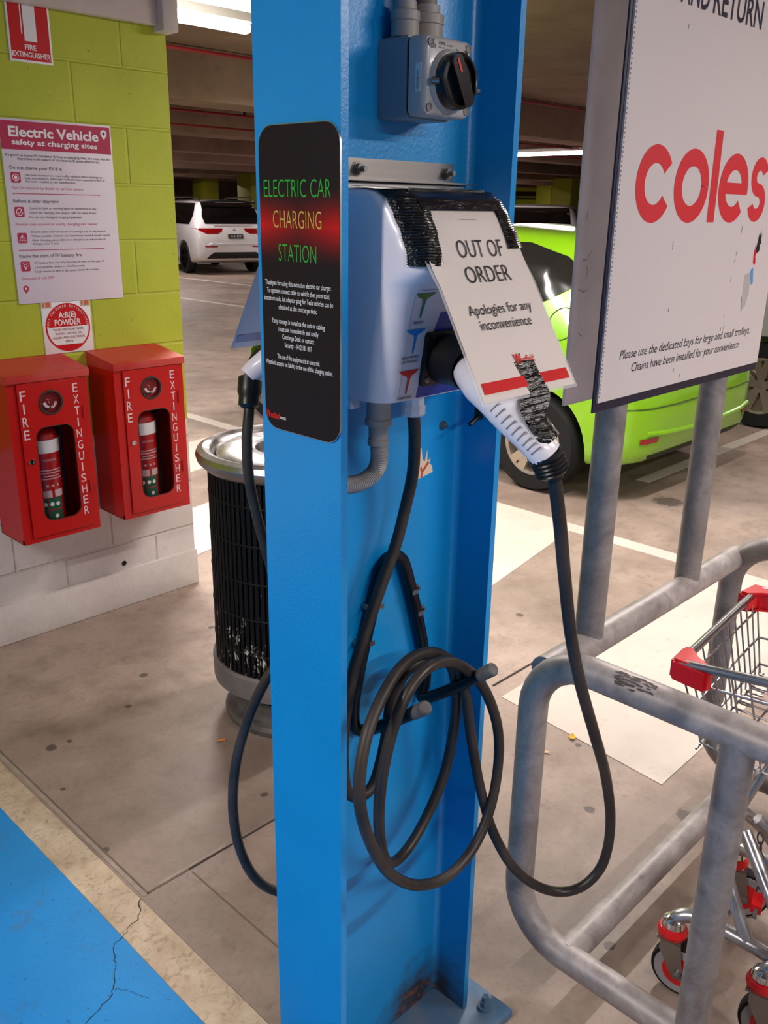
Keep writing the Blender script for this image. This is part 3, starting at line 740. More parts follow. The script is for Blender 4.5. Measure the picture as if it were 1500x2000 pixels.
# ------------------------------------------------------------------ charging cable and plug
def plug_parts(root, P):
    """P = centre line of the plug from nozzle to boot"""
    path = crom(P, 6); n = len(path)
    R = []
    for i in range(n):
        k = i / (n - 1)
        R.append(lerp_tab([(0, .0245), (.12, .0255), (.2, .030), (.32, .034), (.5, .029), (.75, .0245), (1, .0245)], k))
    g = obj('plug_body', B().tube(path, R, 20, flat=.86), M_white, root, 50)
    return path, R
CAB = [(0.961,0.873,1.330),(0.969,0.876,1.294),(0.983,0.890,1.231),(0.980,0.900,1.175),(0.963,0.904,1.112),(0.933,0.905,1.051),(0.900,0.905,0.985),(0.872,0.905,0.920),(0.851,0.900,0.857),(0.839,0.895,0.790),(0.842,0.890,0.722),(0.865,0.885,0.696),(0.901,0.885,0.704),(0.926,0.885,0.772),(0.940,0.885,0.844),(0.971,0.880,0.892),(1.022,0.875,0.898),(1.072,0.870,0.867),(1.094,0.872,0.796),(1.100,0.880,0.716),(1.084,0.885,0.628),(1.037,0.885,0.558),(0.979,0.878,0.525),(0.924,0.865,0.539),(0.887,0.850,0.598),(0.868,0.840,0.675),(0.863,0.830,0.762),(0.879,0.825,0.841),(0.911,0.825,0.896),(0.961,0.830,0.918),(1.019,0.835,0.908),(1.073,0.835,0.873),(1.119,0.830,0.818),(1.155,0.825,0.738),(1.162,0.820,0.661),(1.141,0.815,0.571),(1.088,0.810,0.510),(1.008,0.805,0.496),(0.923,0.800,0.534),(0.855,0.795,0.599),(0.810,0.790,0.672),(0.780,0.790,0.756),(0.784,0.800,0.817),(0.817,0.815,0.879),(0.886,0.840,0.918),(0.954,0.860,0.927),(1.025,0.870,0.910),(1.077,0.865,0.867),(1.090,0.850,0.817),(1.103,0.845,0.741),(1.122,0.840,0.649),(1.140,0.830,0.566),(1.150,0.810,0.503),(1.172,0.780,0.437),(1.211,0.750,0.386),(1.257,0.720,0.359),(1.294,0.690,0.372),(1.320,0.670,0.422),(1.291,0.650,0.538),(1.235,0.640,0.672),(1.165,0.635,0.800),(1.100,0.630,0.915),(1.056,0.630,1.019),(1.025,0.630,1.120),(1.002,0.630,1.203),(0.983,0.629,1.258),(0.974,0.630,1.288)]
cb = thing('charging_cable', 'coiled black charging cable with white plug on the near side of the column', 'cable', (.97, .80, 1.28))
obj('cable', B().tube(crom(CAB, 5), .0095, 12), M_cable, cb)
PL = [(.972, .790, 1.409), (.958, .762, 1.405), (.945, .725, 1.393), (.943, .695, 1.371), (.948, .668, 1.347), (.957, .645, 1.325), (.9625, .638, 1.314)]
ppath, prad = plug_parts(cb, PL)
d = Vector((.009, -.0065, -.022)).normalized()
p0 = Vector((.9620, .6385, 1.3155)); prof = [(.0245, 0), (.0245, .004)]
for k in range(4): prof += [(.0232, .006 + k * .006), (.0212, .008 + k * .006), (.0232, .0105 + k * .006)]
prof += [(.019, .032), (.0175, .034), (.0115, .036), (.0105, .042)]
obj('boot', B().lathe(prof, p0, d, 24), M_black, cb, 25)
gs = B()
for i in range(9):                                                 # grip slots on the side of the handle
    k = .50 + i * .042; j = k * (len(ppath) - 1); a = int(j); q = ppath[a].lerp(ppath[min(a + 1, len(ppath) - 1)], j - a)
    tn = (ppath[min(a + 1, len(ppath) - 1)] - ppath[a]).normalized(); out = Vector((-.80, -.55, -.2)); out = (out - tn * out.dot(tn)).normalized(); sd = tn.cross(out)
    r = lerp_tab([(0, .0245), (.12, .0255), (.2, .030), (.32, .034), (.5, .029), (.75, .0245), (1, .0245)], k)
    gs.obox(q + out * r * .955, sd, tn, out, .0085, .0006, .0012)
obj('grip_slots', gs, M_grey_ink, cb)
# tapes
def single(name, lab, cat, b, m, group=None):
    """a thing that is one mesh; its origin is moved to its middle"""
    c = sum((v.co for v in b.bm.verts), Vector()) / len(b.bm.verts)
    bmesh.ops.translate(b.bm, verts=b.bm.verts, vec=-c)
    o = obj(name, b, m); o.location = c
    return tag(o, lab, cat, group)
TG = 'black tape strips on the charger'
def hood_tape(lab, x0a, x0b, x1a, x1b, z_end, e=.0072):
    """down the hood, from its top edge; a = at the top, b = at the lower end"""
    def fn(s, q):
        if q < .15:
            k = q / .15; y = .90 - (.90 - yf(1.636) + .003) * k; z = 1.6445 - .004 * k; r = 0
        else:
            r = (q - .15) / .85; z = 1.6385 + (z_end - 1.6385) * r; y = yf(z) - e
        x0, x1 = x0a + (x0b - x0a) * r, x1a + (x1b - x1a) * r
        wv = .0009 * math.sin(q * 190 + s * 3) * (1 if q > .15 else 0)
        x = x0 + (x1 - x0) * s
        y += bulge(x)
        return (x, y - wv, z)
    single('tape_strip', lab, 'tape', B().grid(fn, 14, 90), M_tape, TG)
hood_tape('black tape strip down the left edge of the OUT OF ORDER notice', .875, .845 + .028, .925, .905, 1.546)
hood_tape('black tape strip down the right edge of the OUT OF ORDER notice', 1.062, 1.055, 1.108, 1.098, 1.566)
def tf(s, q):
    k = q
    if k < .35: y = .885 - (.885 - yf(1.637)) * k / .35 - .003; z = 1.6455 - .003 * k / .35
    else: z = 1.6425 - .027 * (k - .35) / .65; y = yf(min(z, 1.639)) - .0080 - .0003 * math.sin(s * 260)
    return (.906 + .160 * s, y, z)
single('tape_strip', 'shiny black tape strip across the top of the OUT OF ORDER notice', 'tape', B().grid(lambda s_, q: (lambda p: (p[0], p[1] + bulge(p[0]) * (1 if q > .3 else 0), p[2]))(tf(s_, q)), 120, 14), M_tape, TG)
def plug_tape():
    n = len(ppath); A, S = [], []
    for v, u in ((.050, .004), (.038, .005), (.024, .007), (.010, .009), (.002, .010)):
        A.append(Vector(sheet_pt(u, SLEN - v, .0025))); S.append(Vector((1, -.1, .04)))
    for k in (.64, .69, .74, .79, .84, .88):
        j = int(k * (n - 1)); tn = (ppath[j + 1] - ppath[j]).normalized(); N = Vector((.14, -.85, .45)); N = (N - tn * N.dot(tn)).normalized()
        A.append(ppath[j] + N * (prad[j] + .0012)); S.append(-tn.cross(N) if tn.cross(N).x < 0 else tn.cross(N))
    P = crom(A, 5); Q = crom(S, 5); m = len(P)
    def fn(s, q):
        i = min(int(q * (m - 1) + .5), m - 1); w_ = (s - .5) * .040
        tn = (P[min(i + 1, m - 1)] - P[max(i - 1, 0)]).normalized(); k = i / (m - 1)
        d = Vector((1, -.10 - .15 * k, .04)); d = (d - tn * d.dot(tn)).normalized()
        up = d.cross(tn)
        if up.y > 0: up = -up
        return P[i] + d * w_ - up * (max(0., k - .5) * 2 * 26 * w_ * w_)
    return B().grid(fn, 8, m - 1)
single('tape_strip', 'black tape strip holding the notice down onto the white plug handle', 'tape', plug_tape(), M_tape, TG)

# ------------------------------------------------------------------ cable hook on the web
t = thing('cable_hook', 'black bent-rod cable hook with worn end caps bolted to the web', 'hook', (.99, .945, .80))
y = .934
rod = crom([(.919, .795, .880), (.922, .85, .835), (.922, .895, .800), (.921, y - .012, .782), (.909, y, .783), (.900, y, .808), (.905, y, .86), (.928, y, .95), (.960, y, 1.045), (.974, y, 1.068), (.990, y, 1.076), (1.006, y, 1.068), (1.020, y, 1.045), (1.052, y, .95), (1.075, y, .86), (1.080, y, .808), (1.071, y, .783), (1.068, y - .012, .782), (1.072, .895, .800), (1.080, .85, .835), (1.088, .795, .882)], 5)
obj('rod', B().tube(rod, .0105, 14), M_hook, t)
for a, c in (((.919, .795, .880), (.9187, .789, .885)), ((1.088, .795, .882), (1.0889, .789, .887))):
    A, Cc = Vector(a), Vector(c); dd = (Cc - A).normalized()
    obj('end_cap', B().lathe([(.0116, -.028), (.0118, .004), (.0095, .007)], A, dd, 18), M_cap, t)
for x, z in ((1.040, 1.0), (1.056, .955), (.946, 1.0), (.925, .940)):
    s = 1 if x > .99 else -1
    obj('saddle_screw', B().cyl((x + s * .012, .947, z), (x + s * .012, .936, z), .006, 12).cyl((x + s * .012, .936, z), (x + s * .012, .929, z), .003, 8).box(x - .012 if s > 0 else x, x if s > 0 else x + .012, .9225, .9245, z - .004, z + .004), M_bolt, t)
# flexible conduit under the charger
t = thing('flexible_conduit', 'grey ribbed flexible conduit curving left under the charger', 'conduit', (.89, .88, 1.33))
obj('adaptor', B().lathe([(.0175, 1.357), (.0175, 1.332), (.0195, 1.330), (.0195, 1.322), (.014, 1.320), (.014, 1.302), (.0155, 1.30), (.0155, 1.292), (.011, 1.291)], (.893, .878, 0), n=16), M_conduit, t)
fp = crom([(.893, .878, 1.300), (.898, .88, 1.27), (.894, .885, 1.25), (.878, .89, 1.238), (.856, .895, 1.235), (.83, .90, 1.238), (.822, .902, 1.24)], 14)
obj('ribbed_hose', B().tube(fp, [.0122 + (.0012 if i % 2 else 0) for i in range(len(fp))], 16), M_conduit, t, 20)

# ------------------------------------------------------------------ the twin charger on the far side of the web
dup(ch, (CXc, CYc, 1.355), PI, 'white EV charger on the hidden far side of the blue column')
rail(-1, 'stainless steel mounting rail on the far side of the column web')
t = thing('plain_notice', 'pale back of a hanging notice sticking out left behind the column', 'notice', (.99, 1.12, 1.387))
def back_sheet(s, q, e=0.):
    x, y, z = sheet_pt(.1055 - .211 * s, SLEN * q, e)
    return (2 * .9915 - x + (-.014 if True else 0) * q, 2 * CYc - y, z)
obj('paper', B().grid(lambda s, q: back_sheet(s, q), 8, 40), M_paperback, t)
b = B(); b.grid(lambda s, q: Vector(back_sheet(.03 + .94 * s, .90 + .055 * q)) + Vector((-.0004, -.0008, 0)), 6, 3); obj('printed_band', b, mat('band_show_through', (150, 148, 176), .4), t)
cb2 = thing('charging_cable', 'second black charging cable looping out left behind the column', 'cable', (.92, 1.20, 1.28))
L1 = [(.945, 1.245, 1.345), (.936, 1.235, 1.318), (0.926,1.224,1.290),(0.918,1.220,1.255),(0.915,1.220,1.230),(0.916,1.220,1.164),(0.928,1.215,1.086),(0.939,1.200,1.008),(0.945,1.180,0.941),(.935,1.13,.885),(.905,1.105,.862),(0.880,1.100,0.852),(0.860,1.110,0.831),(0.835,1.130,0.762),(0.815,1.150,0.666),(0.808,1.160,0.564),(0.817,1.160,0.467),(0.841,1.150,0.386),(0.878,1.130,0.339),(0.935,1.09,0.325),(1.0,1.06,.36),(1.04,1.03,.5),(1.03,1.02,.75),(1.0,1.02,1.1),(.99,1.02,1.33)]
obj('cable', B().tube(crom(L1, 5), .0095, 12), M_cable, cb2)
obj('boot', B().tube(crom([(.939, 1.236, 1.333), (.930, 1.228, 1.31), (.922, 1.222, 1.285)], 4), [.021] * 5 + [.018] * 3 + [.012], 20), M_black, cb2)
P2 = [(1.0, 1.09, 1.41), (1.0, 1.13, 1.408), (.995, 1.165, 1.40), (.975, 1.205, 1.375), (.955, 1.228, 1.352), (.938, 1.237, 1.334)]
plug_parts(cb2, P2)

# ================================================================== THINGS ON THE BLOCK WALL
WY = 3.171
fw = lambda e: (lambda u, v: (u, WY - e, v))
t = thing('extinguisher_location_sign', 'red and white FIRE EXTINGUISHER location sign at the top of the green wall', 'sign', (1.545, WY, 2.05))
obj('panel', B().box(1.4665, 1.6165, WY - .004, WY, 2.053, 2.40, .001), M_wprint, t)
rp = obj('red_field', B().box(1.4735, 1.6095, WY - .0046, WY - .003, 2.060, 2.393), M_redprint, t)
b = B(); f = fw(.0052); text(b, 'FIRE', f, 1.5405, 2.0915, .0155, .040, 'C', .02); text(b, 'EXTINGUISHER', f, 1.5415, 2.069, .0150, .133, 'C', .02); text(b, 'FSP 01', f, 1.600, 2.0622, .003, .012, 'C'); obj('lettering', b, M_wprint, t)
b = B(); b.poly([(1.5225, 2.117), (1.5655, 2.117), (1.5655, 2.345), (1.556, 2.36), (1.534, 2.36), (1.5225, 2.345)], f); b.poly([(1.5125, 2.137), (1.5165, 2.137), (1.5185, 2.345), (1.5145, 2.345)], f); b.poly([(1.537, 2.362), (1.553, 2.362), (1.558, 2.385), (1.520, 2.38), (1.52, 2.375), (1.537, 2.374)], f)
obj('extinguisher_symbol', b, M_wprint, t)

t = thing('safety_poster', 'white and crimson Electric Vehicle safety poster on the green block wall', 'poster', (1.605, WY, 1.27))
obj('panel', B().box(1.402, 1.8115, WY - .005, WY, 1.269, 1.8765, .0008), M_poster, t)
f = fw(.0057); g = fw(.0062)
obj('header_band', B().box(1.402, 1.8065, WY - .0055, WY - .004, 1.7795, 1.8695), M_crimson, t)
def drop(cx, cz, r):
    P = circle(cx, cz, r, 24, -PI / 4, PI * 1.25); return P + [(cx, cz - r * 1.75)]
def flame(cx, cz, r): return [(cx - r * .5, cz - r * .1), (cx - r * .35, cz + r * .2), (cx - r * .1, cz + r * .65), (cx + r * .15, cz + r * .25), (cx + r * .3, cz + r * .4), (cx + r * .5, cz - r * .05), (cx + r * .3, cz - r * .5), (cx - r * .3, cz - r * .5)]
b = B(); text(b, 'Electric Vehicle', f, 1.4315, 1.8215, .0300, .329, 'L', .03); text(b, 'safety at charging sites', f, 1.439, 1.7955, .0165, .314, 'L', .024); b.poly(drop(1.782, 1.848, .0125), f); obj('white_lettering', b, M_wprint, t)
b = B(); b.poly(flame(1.782, 1.848, .0105), g); obj('flame_mark', b, M_ink, t)
b = B()
text(b, "It's good to know EV incidents & fires at charging sites are rare, but it's", f, 1.6055, 1.7585, .0080, .388, 'C', .012); text(b, 'important to be aware of the hazards & know what to do.', f, 1.6055, 1.7475, .0080, .305, 'C', .012)
for s, z, wd in (('Do not charge your EV if it:', 1.7170, .188), ('Before & after charging:', 1.6090, .166), ('Know the signs of EV battery fire', 1.4265, .233)): text(b, s, f, 1.4215, z, .0105, wd, 'L', .018)
for s, z, wd in (('Has been involved in a road traffic collision where emergency', 1.6965, .290), ('help was required, submerged in flood water, exposed to fire, or', 1.6860, .300), ('has been recalled by the manufacturer', 1.6755, .184),
                 ('Check for fault or warning lights on dashboard or app', 1.5880, .255), ('Check the charging unit, plug & cable for wear & tear', 1.5735, .255), ('Do not use damaged charging equipment', 1.5585, .196),
                 ('Ensure cables are not at risk of causing a trip or slip hazard', 1.5095, .285), ('Where possible, minimise use of extension cords & power boards', 1.4955, .302), ('After charging, place cables in a safe place to reduce risk of', 1.4815, .282), ('damage, wear & tear', 1.4695, .098),
                 ('EV battery fires are very rare, but be alert to the signs of', 1.4045, .271), ('Loud popping, hissing or whistling noises', 1.3900, .190), ('Large clouds of dark & light gases (looks like smoke)', 1.3750, .246)): text(b, s, f, 1.4735, z, .0068, wd, 'L', .006)
obj('black_lettering', b, M_grey_ink, t)
b = B()
for s, z, wd in (('Get EV checked by dealer or service centre', 1.6530, .262), ('Review user manual or notify charging site owner', 1.5345, .307), ('Evacuate & call 000', 1.3515, .119)): text(b, s, f, 1.4215, z, .0085, wd, 'L', .01)
obj('pink_lettering', b, M_pink, t)
b = B()
for z in (1.6375, 1.4505): b.poly([(1.4215, z), (1.750, z), (1.750, z + .0022), (1.4215, z + .0022)], f)
obj('divider_rule', b, M_crimson, t)
for i, z in enumerate((1.6735, 1.5615, 1.4755, 1.3800)):
    ic = obj('pictogram', B().poly(rrect(1.4225, 1.4565, z, z + .034, .005, 4), f), M_crimson, t)
    cx, cz = 1.4395, z + .017; b = B()
    if i == 0: b.stroke(circle(cx, cz, .011, 28) + circle(cx, cz, .011, 28)[:2], .0022, g); b.poly([(cx - .004, cz - .006), (cx + .004, cz - .006), (cx + .0055, cz + .002), (cx + .002, cz + .007), (cx - .003, cz + .006), (cx - .005, cz)], g)
    if i == 1: b.stroke(circle(cx, cz, .011, 28, .6, 2 * PI), .0022, g); b.stroke([(cx - .006, cz), (cx - .001, cz - .005), (cx + .010, cz + .009)], .0026, g)
    if i == 2: b.stroke([(cx, cz + .011), (cx + .012, cz - .009), (cx - .012, cz - .009), (cx, cz + .011), (cx + .001, cz + .0095)], .0022, g); b.stroke([(cx, cz + .005), (cx, cz - .002)], .0022, g); b.poly(circle(cx, cz - .0055, .0014, 10), g)
    if i == 3:
        b.stroke(circle(cx, cz + .002, .006, 20) + circle(cx, cz + .002, .006, 20)[:2], .002, g); b.stroke([(cx - .003, cz - .007), (cx + .003, cz - .007)], .002, g); b.stroke([(cx - .002, cz - .010), (cx + .002, cz - .010)], .002, g)
        for k in range(5): a = PI * k / 4; b.stroke([(cx + .009 * math.cos(a), cz + .002 + .009 * math.sin(a)), (cx + .013 * math.cos(a), cz + .002 + .012 * math.sin(a))], .0016, g)
    obj('pictogram_drawing', b, M_wprint, ic)
b = B(); b.poly(drop(1.4325, 1.3215, .0105), f); dm = obj('drop_mark', b, M_crimson, t); obj('flame_mark', B().poly(flame(1.4325, 1.3215, .008), g), M_wprint, dm)

t = thing('powder_type_sign', 'square white sign with red disc reading A:B(E) POWDER below the poster', 'sign', (1.575, WY, 1.08))
obj('panel', B().box(1.4805, 1.6715, WY - .003, WY, 1.0825, 1.268, .0006), M_wprint, t)
f = fw(.0036); g = fw(.0042); cx, cz, r = 1.5765, 1.1755, .0875
obj('red_disc', B().poly(circle(cx, cz, r, 56), f), M_redprint, t)
b = B(); a = math.asin((1.178 - cz) / .081); a2 = math.asin((1.113 - cz) / .081)
P = [(cx + .081 * math.cos(k), cz + .081 * math.sin(k)) for k in [a2 + (a - a2) * i / 14 for i in range(15)]] + [(cx + .081 * math.cos(PI - k), cz + .081 * math.sin(PI - k)) for k in [a + (a2 - a) * i / 14 for i in range(15)]]
b.poly(P, g); obj('white_band', b, M_wprint, t)
b = B(); text(b, 'A:B(E)', g, cx, 1.211, .0205, .068, 'C', .02); text(b, 'POWDER', g, cx, 1.184, .0205, .102, 'C', .02)
arc_text(b, 'THIS COLOURED EXTINGUISHER', g, cx, cz, .0735, PI * .98, PI * .02, .0082, weight=.005); obj('white_lettering', b, M_wprint, t)
b = B(); h = fw(.0048)
for s, z, wd in (('TO BE USED FOR PAPER,', 1.1645, .122), ('WOOD, TEXTILE, OIL,', 1.150, .106), ('LIQUID, AND ELECTRICAL', 1.1355, .128), ('FIRES', 1.121, .029)): text(b, s, h, cx, z, .0078, wd, 'C', .005)
obj('red_lettering', b, mat('maroon_print', (158, 60, 70), .5), t)
for x in (1.4815, 1.632):
    b = B(); b.box(x, x + .038, WY - .0042, WY - .002, 1.2485, 1.2755); st = obj('corner_label', b, mat('label_beige', (206, 184, 168), .5), t)
    obj('corner_label_print', B().box(x + .016, x + .033, WY - .0047, WY - .004, 1.2515, 1.2725).box(x + .004, x + .010, WY - .0047, WY - .004, 1.2525, 1.268), mat('orange_label', (204, 112, 66), .5), st)

# ------------------------------------------------------------------ extinguisher cabinets
def cabinet(x0, lab, elab):
    x1, z0, z1, yF = x0 + .2955, .449, 1.032, 2.981
    t = thing('extinguisher_cabinet', lab, 'cabinet', (x0 + .148, WY, z0), 'red extinguisher cabinets')
    b = B(); th = .0025
    b.box(x0, x0 + th, yF, WY, z0, z1); b.box(x1 - th, x1, yF, WY, z0, z1); b.box(x0, x1, WY - th, WY, z0, z1); b.box(x0, x1, yF, WY, z0, z0 + th)
    b.prism([(x0, z0), (x1, z0), (x1, z0 + .018), (x1 - .026, z0 + .018), (x0 + .032, z0 + .018), (x0, z0 + .018)], lambda u, v, w: (u, w, v), yF - .0005, yF + .012); b.box(x0 - .0003, x0 + .032, yF - .0004, yF + .012, z0 + .018, z1); b.box(x1 - .026, x1 + .0003, yF - .0004, yF + .012, z0 + .018, z1)
    obj('cabinet_body', b, M_red, t)
    obj('roof_cap', B().box(x0 - .004, x1 + .006, yF - .010, WY, z1 - .004, z1 + .022, .002).prism([(yF - .010, z1 + .022), (WY, z1 + .022), (WY, z1 + .050)], lambda u, v, w: (w, u, v), x0 - .004, x1 + .006), mat('dusty_red_enamel', (198, 26, 22), .5, noise=(7, .55, (206, 110, 100))), t)
    # door with its two openings
    dx0, dx1, dz0, dz1 = x0 + .034, x1 - .028, z0 + .020, z1 - .006
    me_b = B(); outer = [(dx0, dz0), (dx1, dz0), (dx1, dz1), (dx0, dz1)]
    cx, cz, cr = x0 + .150, .950, .040
    win = rrect(x0 + .083, x0 + .225, .520, .866, .036, 8); cir = circle(cx, cz, cr, 32)
    bm = me_b.bm
    def loop(P, y): 
        vs = [bm.verts.new((u, y, v)) for u, v in P]
        return [bm.edges.new((vs[i], vs[(i + 1) % len(vs)])) for i in range(len(vs))]
    es = loop(outer, yF - .006) + loop(win, yF - .006) + loop(cir, yF - .006)
    r = bmesh.ops.triangle_fill(bm, edges=es, use_beauty=True)
    fs = [q for q in r['geom'] if isinstance(q, bmesh.types.BMFace)]
    for q in fs:
        if q.normal.y > 0: q.normal_flip()
    ex = bmesh.ops.extrude_face_region(bm, geom=fs)
    bmesh.ops.translate(bm, verts=[v for v in ex['geom'] if isinstance(v, bmesh.types.BMVert)], vec=(0, .0085, 0))
    d = obj('door', me_b, M_red, t)
    obj('window_pane', B().box(x0 + .076, x0 + .232, yF + .0028, yF + .0048, .513, .873), M_glass, d)
    obj('window_seal', B().tube([(u, yF - .0045, v) for u, v in rrect(x0 + .0835, x0 + .2245, .5205, .8655, .036, 8)], .0022, 8, closed=True), mat('dark_seal', (60, 10, 10), .5), d)
    obj('break_glass_disc', B().lathe([(.0425, .0), (.0425, .003), (.001, .003)], (cx, yF + .004, cz), (0, -1, 0), 36), mat('maroon_disc', (120, 14, 22), .35), d)
    obj('disc_seal', B().tube([(u, yF - .0055, v) for u, v in circle(cx, cz, .0405, 36)], .0042, 10, closed=True), mat('worn_seal', (52, 40, 32), .55), d)
    f = lambda u, v: (u, yF + .0002, v)
    b = B(); arc_text(b, 'BREAK GLASS', f, cx, cz + .004, .0265, PI * 1.10, PI * 1.90, .0085, True, .03, .9)
    b.stroke([(cx - .012, cz + .012), (cx - .007, cz + .007), (cx - .002, cz + .009)], .001, f); b.stroke([(cx - .004, cz + .004), (cx - .004, cz - .004)], .001, f); obj('disc_lettering', b, M_wprint, d)
    f = lambda u, v: (u, yF - .0067, v)
    b = B()
    for i, c in enumerate('FIRE'): text(b, c, f, x0 + .0515, .967 - i * .0455, .034, None if c == 'I' else .020, 'C', .004)
    for i, c in enumerate('EXTINGUISHER'): text(b, c, f, x0 + .2435, .975 - i * .0418, .031, None if c == 'I' else .0195, 'C', .004)
    obj('lettering', b, mat('pink_white_print', (238, 206, 210), .45), d)
    obj('lock', B().lathe([(.0105, 0), (.0105, .004), (.009, .006), (.006, .006), (.005, .003), (.001, .003)], (x0 + .058, yF - .006, .750), (0, -1, 0), 20), M_chrome, d)
    for z in (.62, .90): obj('hinge', B().cyl((x1 - .028, yF - .008, z - .022), (x1 - .028, yF - .008, z + .022), .0035, 10), M_red, d)
    # extinguisher inside
    e = thing('fire_extinguisher', elab, 'fire extinguisher', (x0 + .134, 3.055, z0 + .003), 'red powder extinguishers')
    ex_, ey, r = x0 + .134, 3.055, .060
    obj('cylinder', B().lathe([(.052, z0 + .003), (r, z0 + .012), (r, .80), (.056, .83), (.040, .852), (.022, .862), (.018, .875)], (ex_, ey, 0), n=36), M_extred, e)
    obj('white_band', B().lathe([(r + .0006, .765), (r + .0006, .812)], (ex_, ey, 0), n=36, cap=False), M_wprint, e)
    cyl = lambda rr: (lambda u, v: (ex_ + rr * math.sin(u / rr), ey - rr * math.cos(u / rr), v))
    b = B()
    for z, wd in ((.700, .085), (.690, .085), (.678, .06), (.668, .085)): b.grid(lambda s, q: cyl(r + .0008)(-wd / 2 + wd * s, z + .004 * q), 8, 1)
    for a, c in ((-.04, -.006), (.004, .040)): b.grid(lambda s, q: cyl(r + .0008)(a + (c - a) * s, .600 + .026 * q), 6, 1)
    text(b, 'DRY POWDER', cyl(r + .0008), 0, .735, .008, .05, 'C', .01)
    for k in (-.02, 0, .02): b.grid(lambda s, q: cyl(r + .0008)(k - .004 + .008 * s, .640 + .008 * q), 2, 1)
    obj('label_print', b, mat('faded_label', (206, 176, 178), .5), e)
    b = B()
    for a, c, p, q_ in ((-.046, -.024, .505, .595), (-.020, .030, .555, .598), (-.020, .030, .505, .550)): b.grid(lambda s, q: cyl(r + .0008)(a + (c - a) * s, p + (q_ - p) * q), 8, 1)
    obj('green_label', b, mat('green_label', (20, 84, 60), .5), e)
    b = B()
    for k, zz in ((-.010, .575), (.012, .574), (-.034, .575), (.004, .528)): b.poly(circle(k, zz, .008, 8), cyl(r + .0012))
    obj('green_label_symbol', b, M_wprint, e)
    obj('valve', B().cyl((ex_, ey, .875), (ex_, ey, .90), .016, 16).box(ex_ - .012, ex_ + .012, ey - .07, ey + .03, .90, .908, .002).box(ex_ - .012, ex_ + .012, ey - .075, ey + .02, .925, .932, .002), M_holster, e)
    obj('hose', B().tube(crom([(ex_ + .015, ey, .885), (ex_ + .06, ey - .005, .87), (ex_ + .072, ey, .80), (ex_ + .071, ey, .62), (ex_ + .07, ey, .52)], 6), .009, 10), M_black, e)
cabinet(1.2395, 'left red fire extinguisher cabinet, below the poster', 'extinguisher inside the left red cabinet')
cabinet(1.6400, 'right red fire extinguisher cabinet, at the end of the block wall', 'extinguisher inside the right red cabinet')
t = thing('wall_dowel', 'broken dowel hole in the white foot of the block wall', 'hole', (1.722, WY, .185))
obj('dowel', B().lathe([(.011, 0), (.009, .002), (.007, -.004)], (1.722, WY - .001, .19), (0, -1, 0), 14), mat('hole_dark', (40, 30, 26), .9), t)

# ================================================================== LITTER BIN
BX, BY = 1.72, 2.08
t = thing('litter_bin', 'round black slatted litter bin with silver rim half hidden behind the column', 'bin', (BX, BY, 0))
BR = .252
obj('inner_drum', B().lathe([(BR - .012, .16), (BR - .012, .88)], (BX, BY, 0), n=48), M_bin, t)
b = B(); ns = 84
for i in range(ns):
    a = 2 * PI * i / ns; c, s = math.cos(a), math.sin(a)
    b.obox((BX + c * (BR - .006), BY + s * (BR - .006), .535), (-s, c, 0), (c, s, 0), (0, 0, 1), .0062, .0065, .345)
for z in (.30, .42, .54, .66, .78): b.tube([(BX + (BR - .001) * math.cos(2 * PI * k / 64), BY + (BR - .001) * math.sin(2 * PI * k / 64), z) for k in range(64)], .0035, 6, closed=True)
obj('slatted_body', b, M_bin, t)
obj('base_band', B().lathe([(.245, .135), (.262, .145), (.264, .215), (.256, .222), (.24, .222)], (BX, BY, 0), n=56), M_greyenamel, t)
rim = B().lathe([(BR, .865), (.262, .858), (.282, .878), (.287, .895), (.281, .910), (.264, .918), (.246, .912), (.232, .895), (.228, .880)], (BX, BY, 0), n=64, cap=False)
obj('rim', rim, M_alu, t)
lid = B(); n = 48
prof = [(.226, .884), (.222, .898), (.205, .908), (.17, .914), (.12, .914), (.105, .908), (.098, .88), (.095, .84)]
lid.lathe(prof, (BX, BY, 0), n=56, cap=False); lo = obj('lid', lid, M_alu, t)
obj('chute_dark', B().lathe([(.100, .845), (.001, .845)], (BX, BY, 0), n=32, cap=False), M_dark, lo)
obj('pedestal', B().lathe([(.228, 0), (.231, .018), (.222, .030), (.200, .034), (.195, .052), (.178, .060), (.172, .080), (.12, .090), (.10, .14)], (BX, BY, 0), n=48), M_greymetal, t)

# ================================================================== TROLLEY BAY FRAME AND BOARDS
fr = thing('trolley_bay_frame', 'galvanised steel tube trolley bay frame beside the column', 'frame', (1.36, .883, 0))
TR = .0305
def hoop(x, zt, zb, y0, y1, r=.11):
    P = [(x, y1, zt)]
    P += [(x, y0 - r, zt)]
    P += [(x, y0 - r + r * math.sin(a), zt - r + r * math.cos(a)) for a in [PI / 2 * k / 8 for k in range(1, 9)]]
    P += [(x, y0, zb + r)]
    P += [(x, y0 - r + r * math.cos(a), zb + r - r * math.sin(a)) for a in [PI / 2 * k / 8 for k in range(1, 9)]]
    P += [(x, y1, zb)]
    return P
X1f, X2f, YL = 1.36, 2.285, .883
obj('near_hoop', B().tube(hoop(X1f, .785, .102, YL, -1.6, .125), TR, 24), M_galv, fr, 50)
obj('far_hoop', B().tube(hoop(X2f, .785, .102, YL, -1.6, .125), TR, 24), M_galv2, fr, 50)
obj('upper_rail', B().cyl((X1f + .022, YL - .004, .733), (X2f, YL - .004, .733), TR, 24), M_galv, fr)
obj('lower_rail', B().cyl((X1f, .752, .103), (X2f, .752, .103), TR, 24), M_galv, fr)
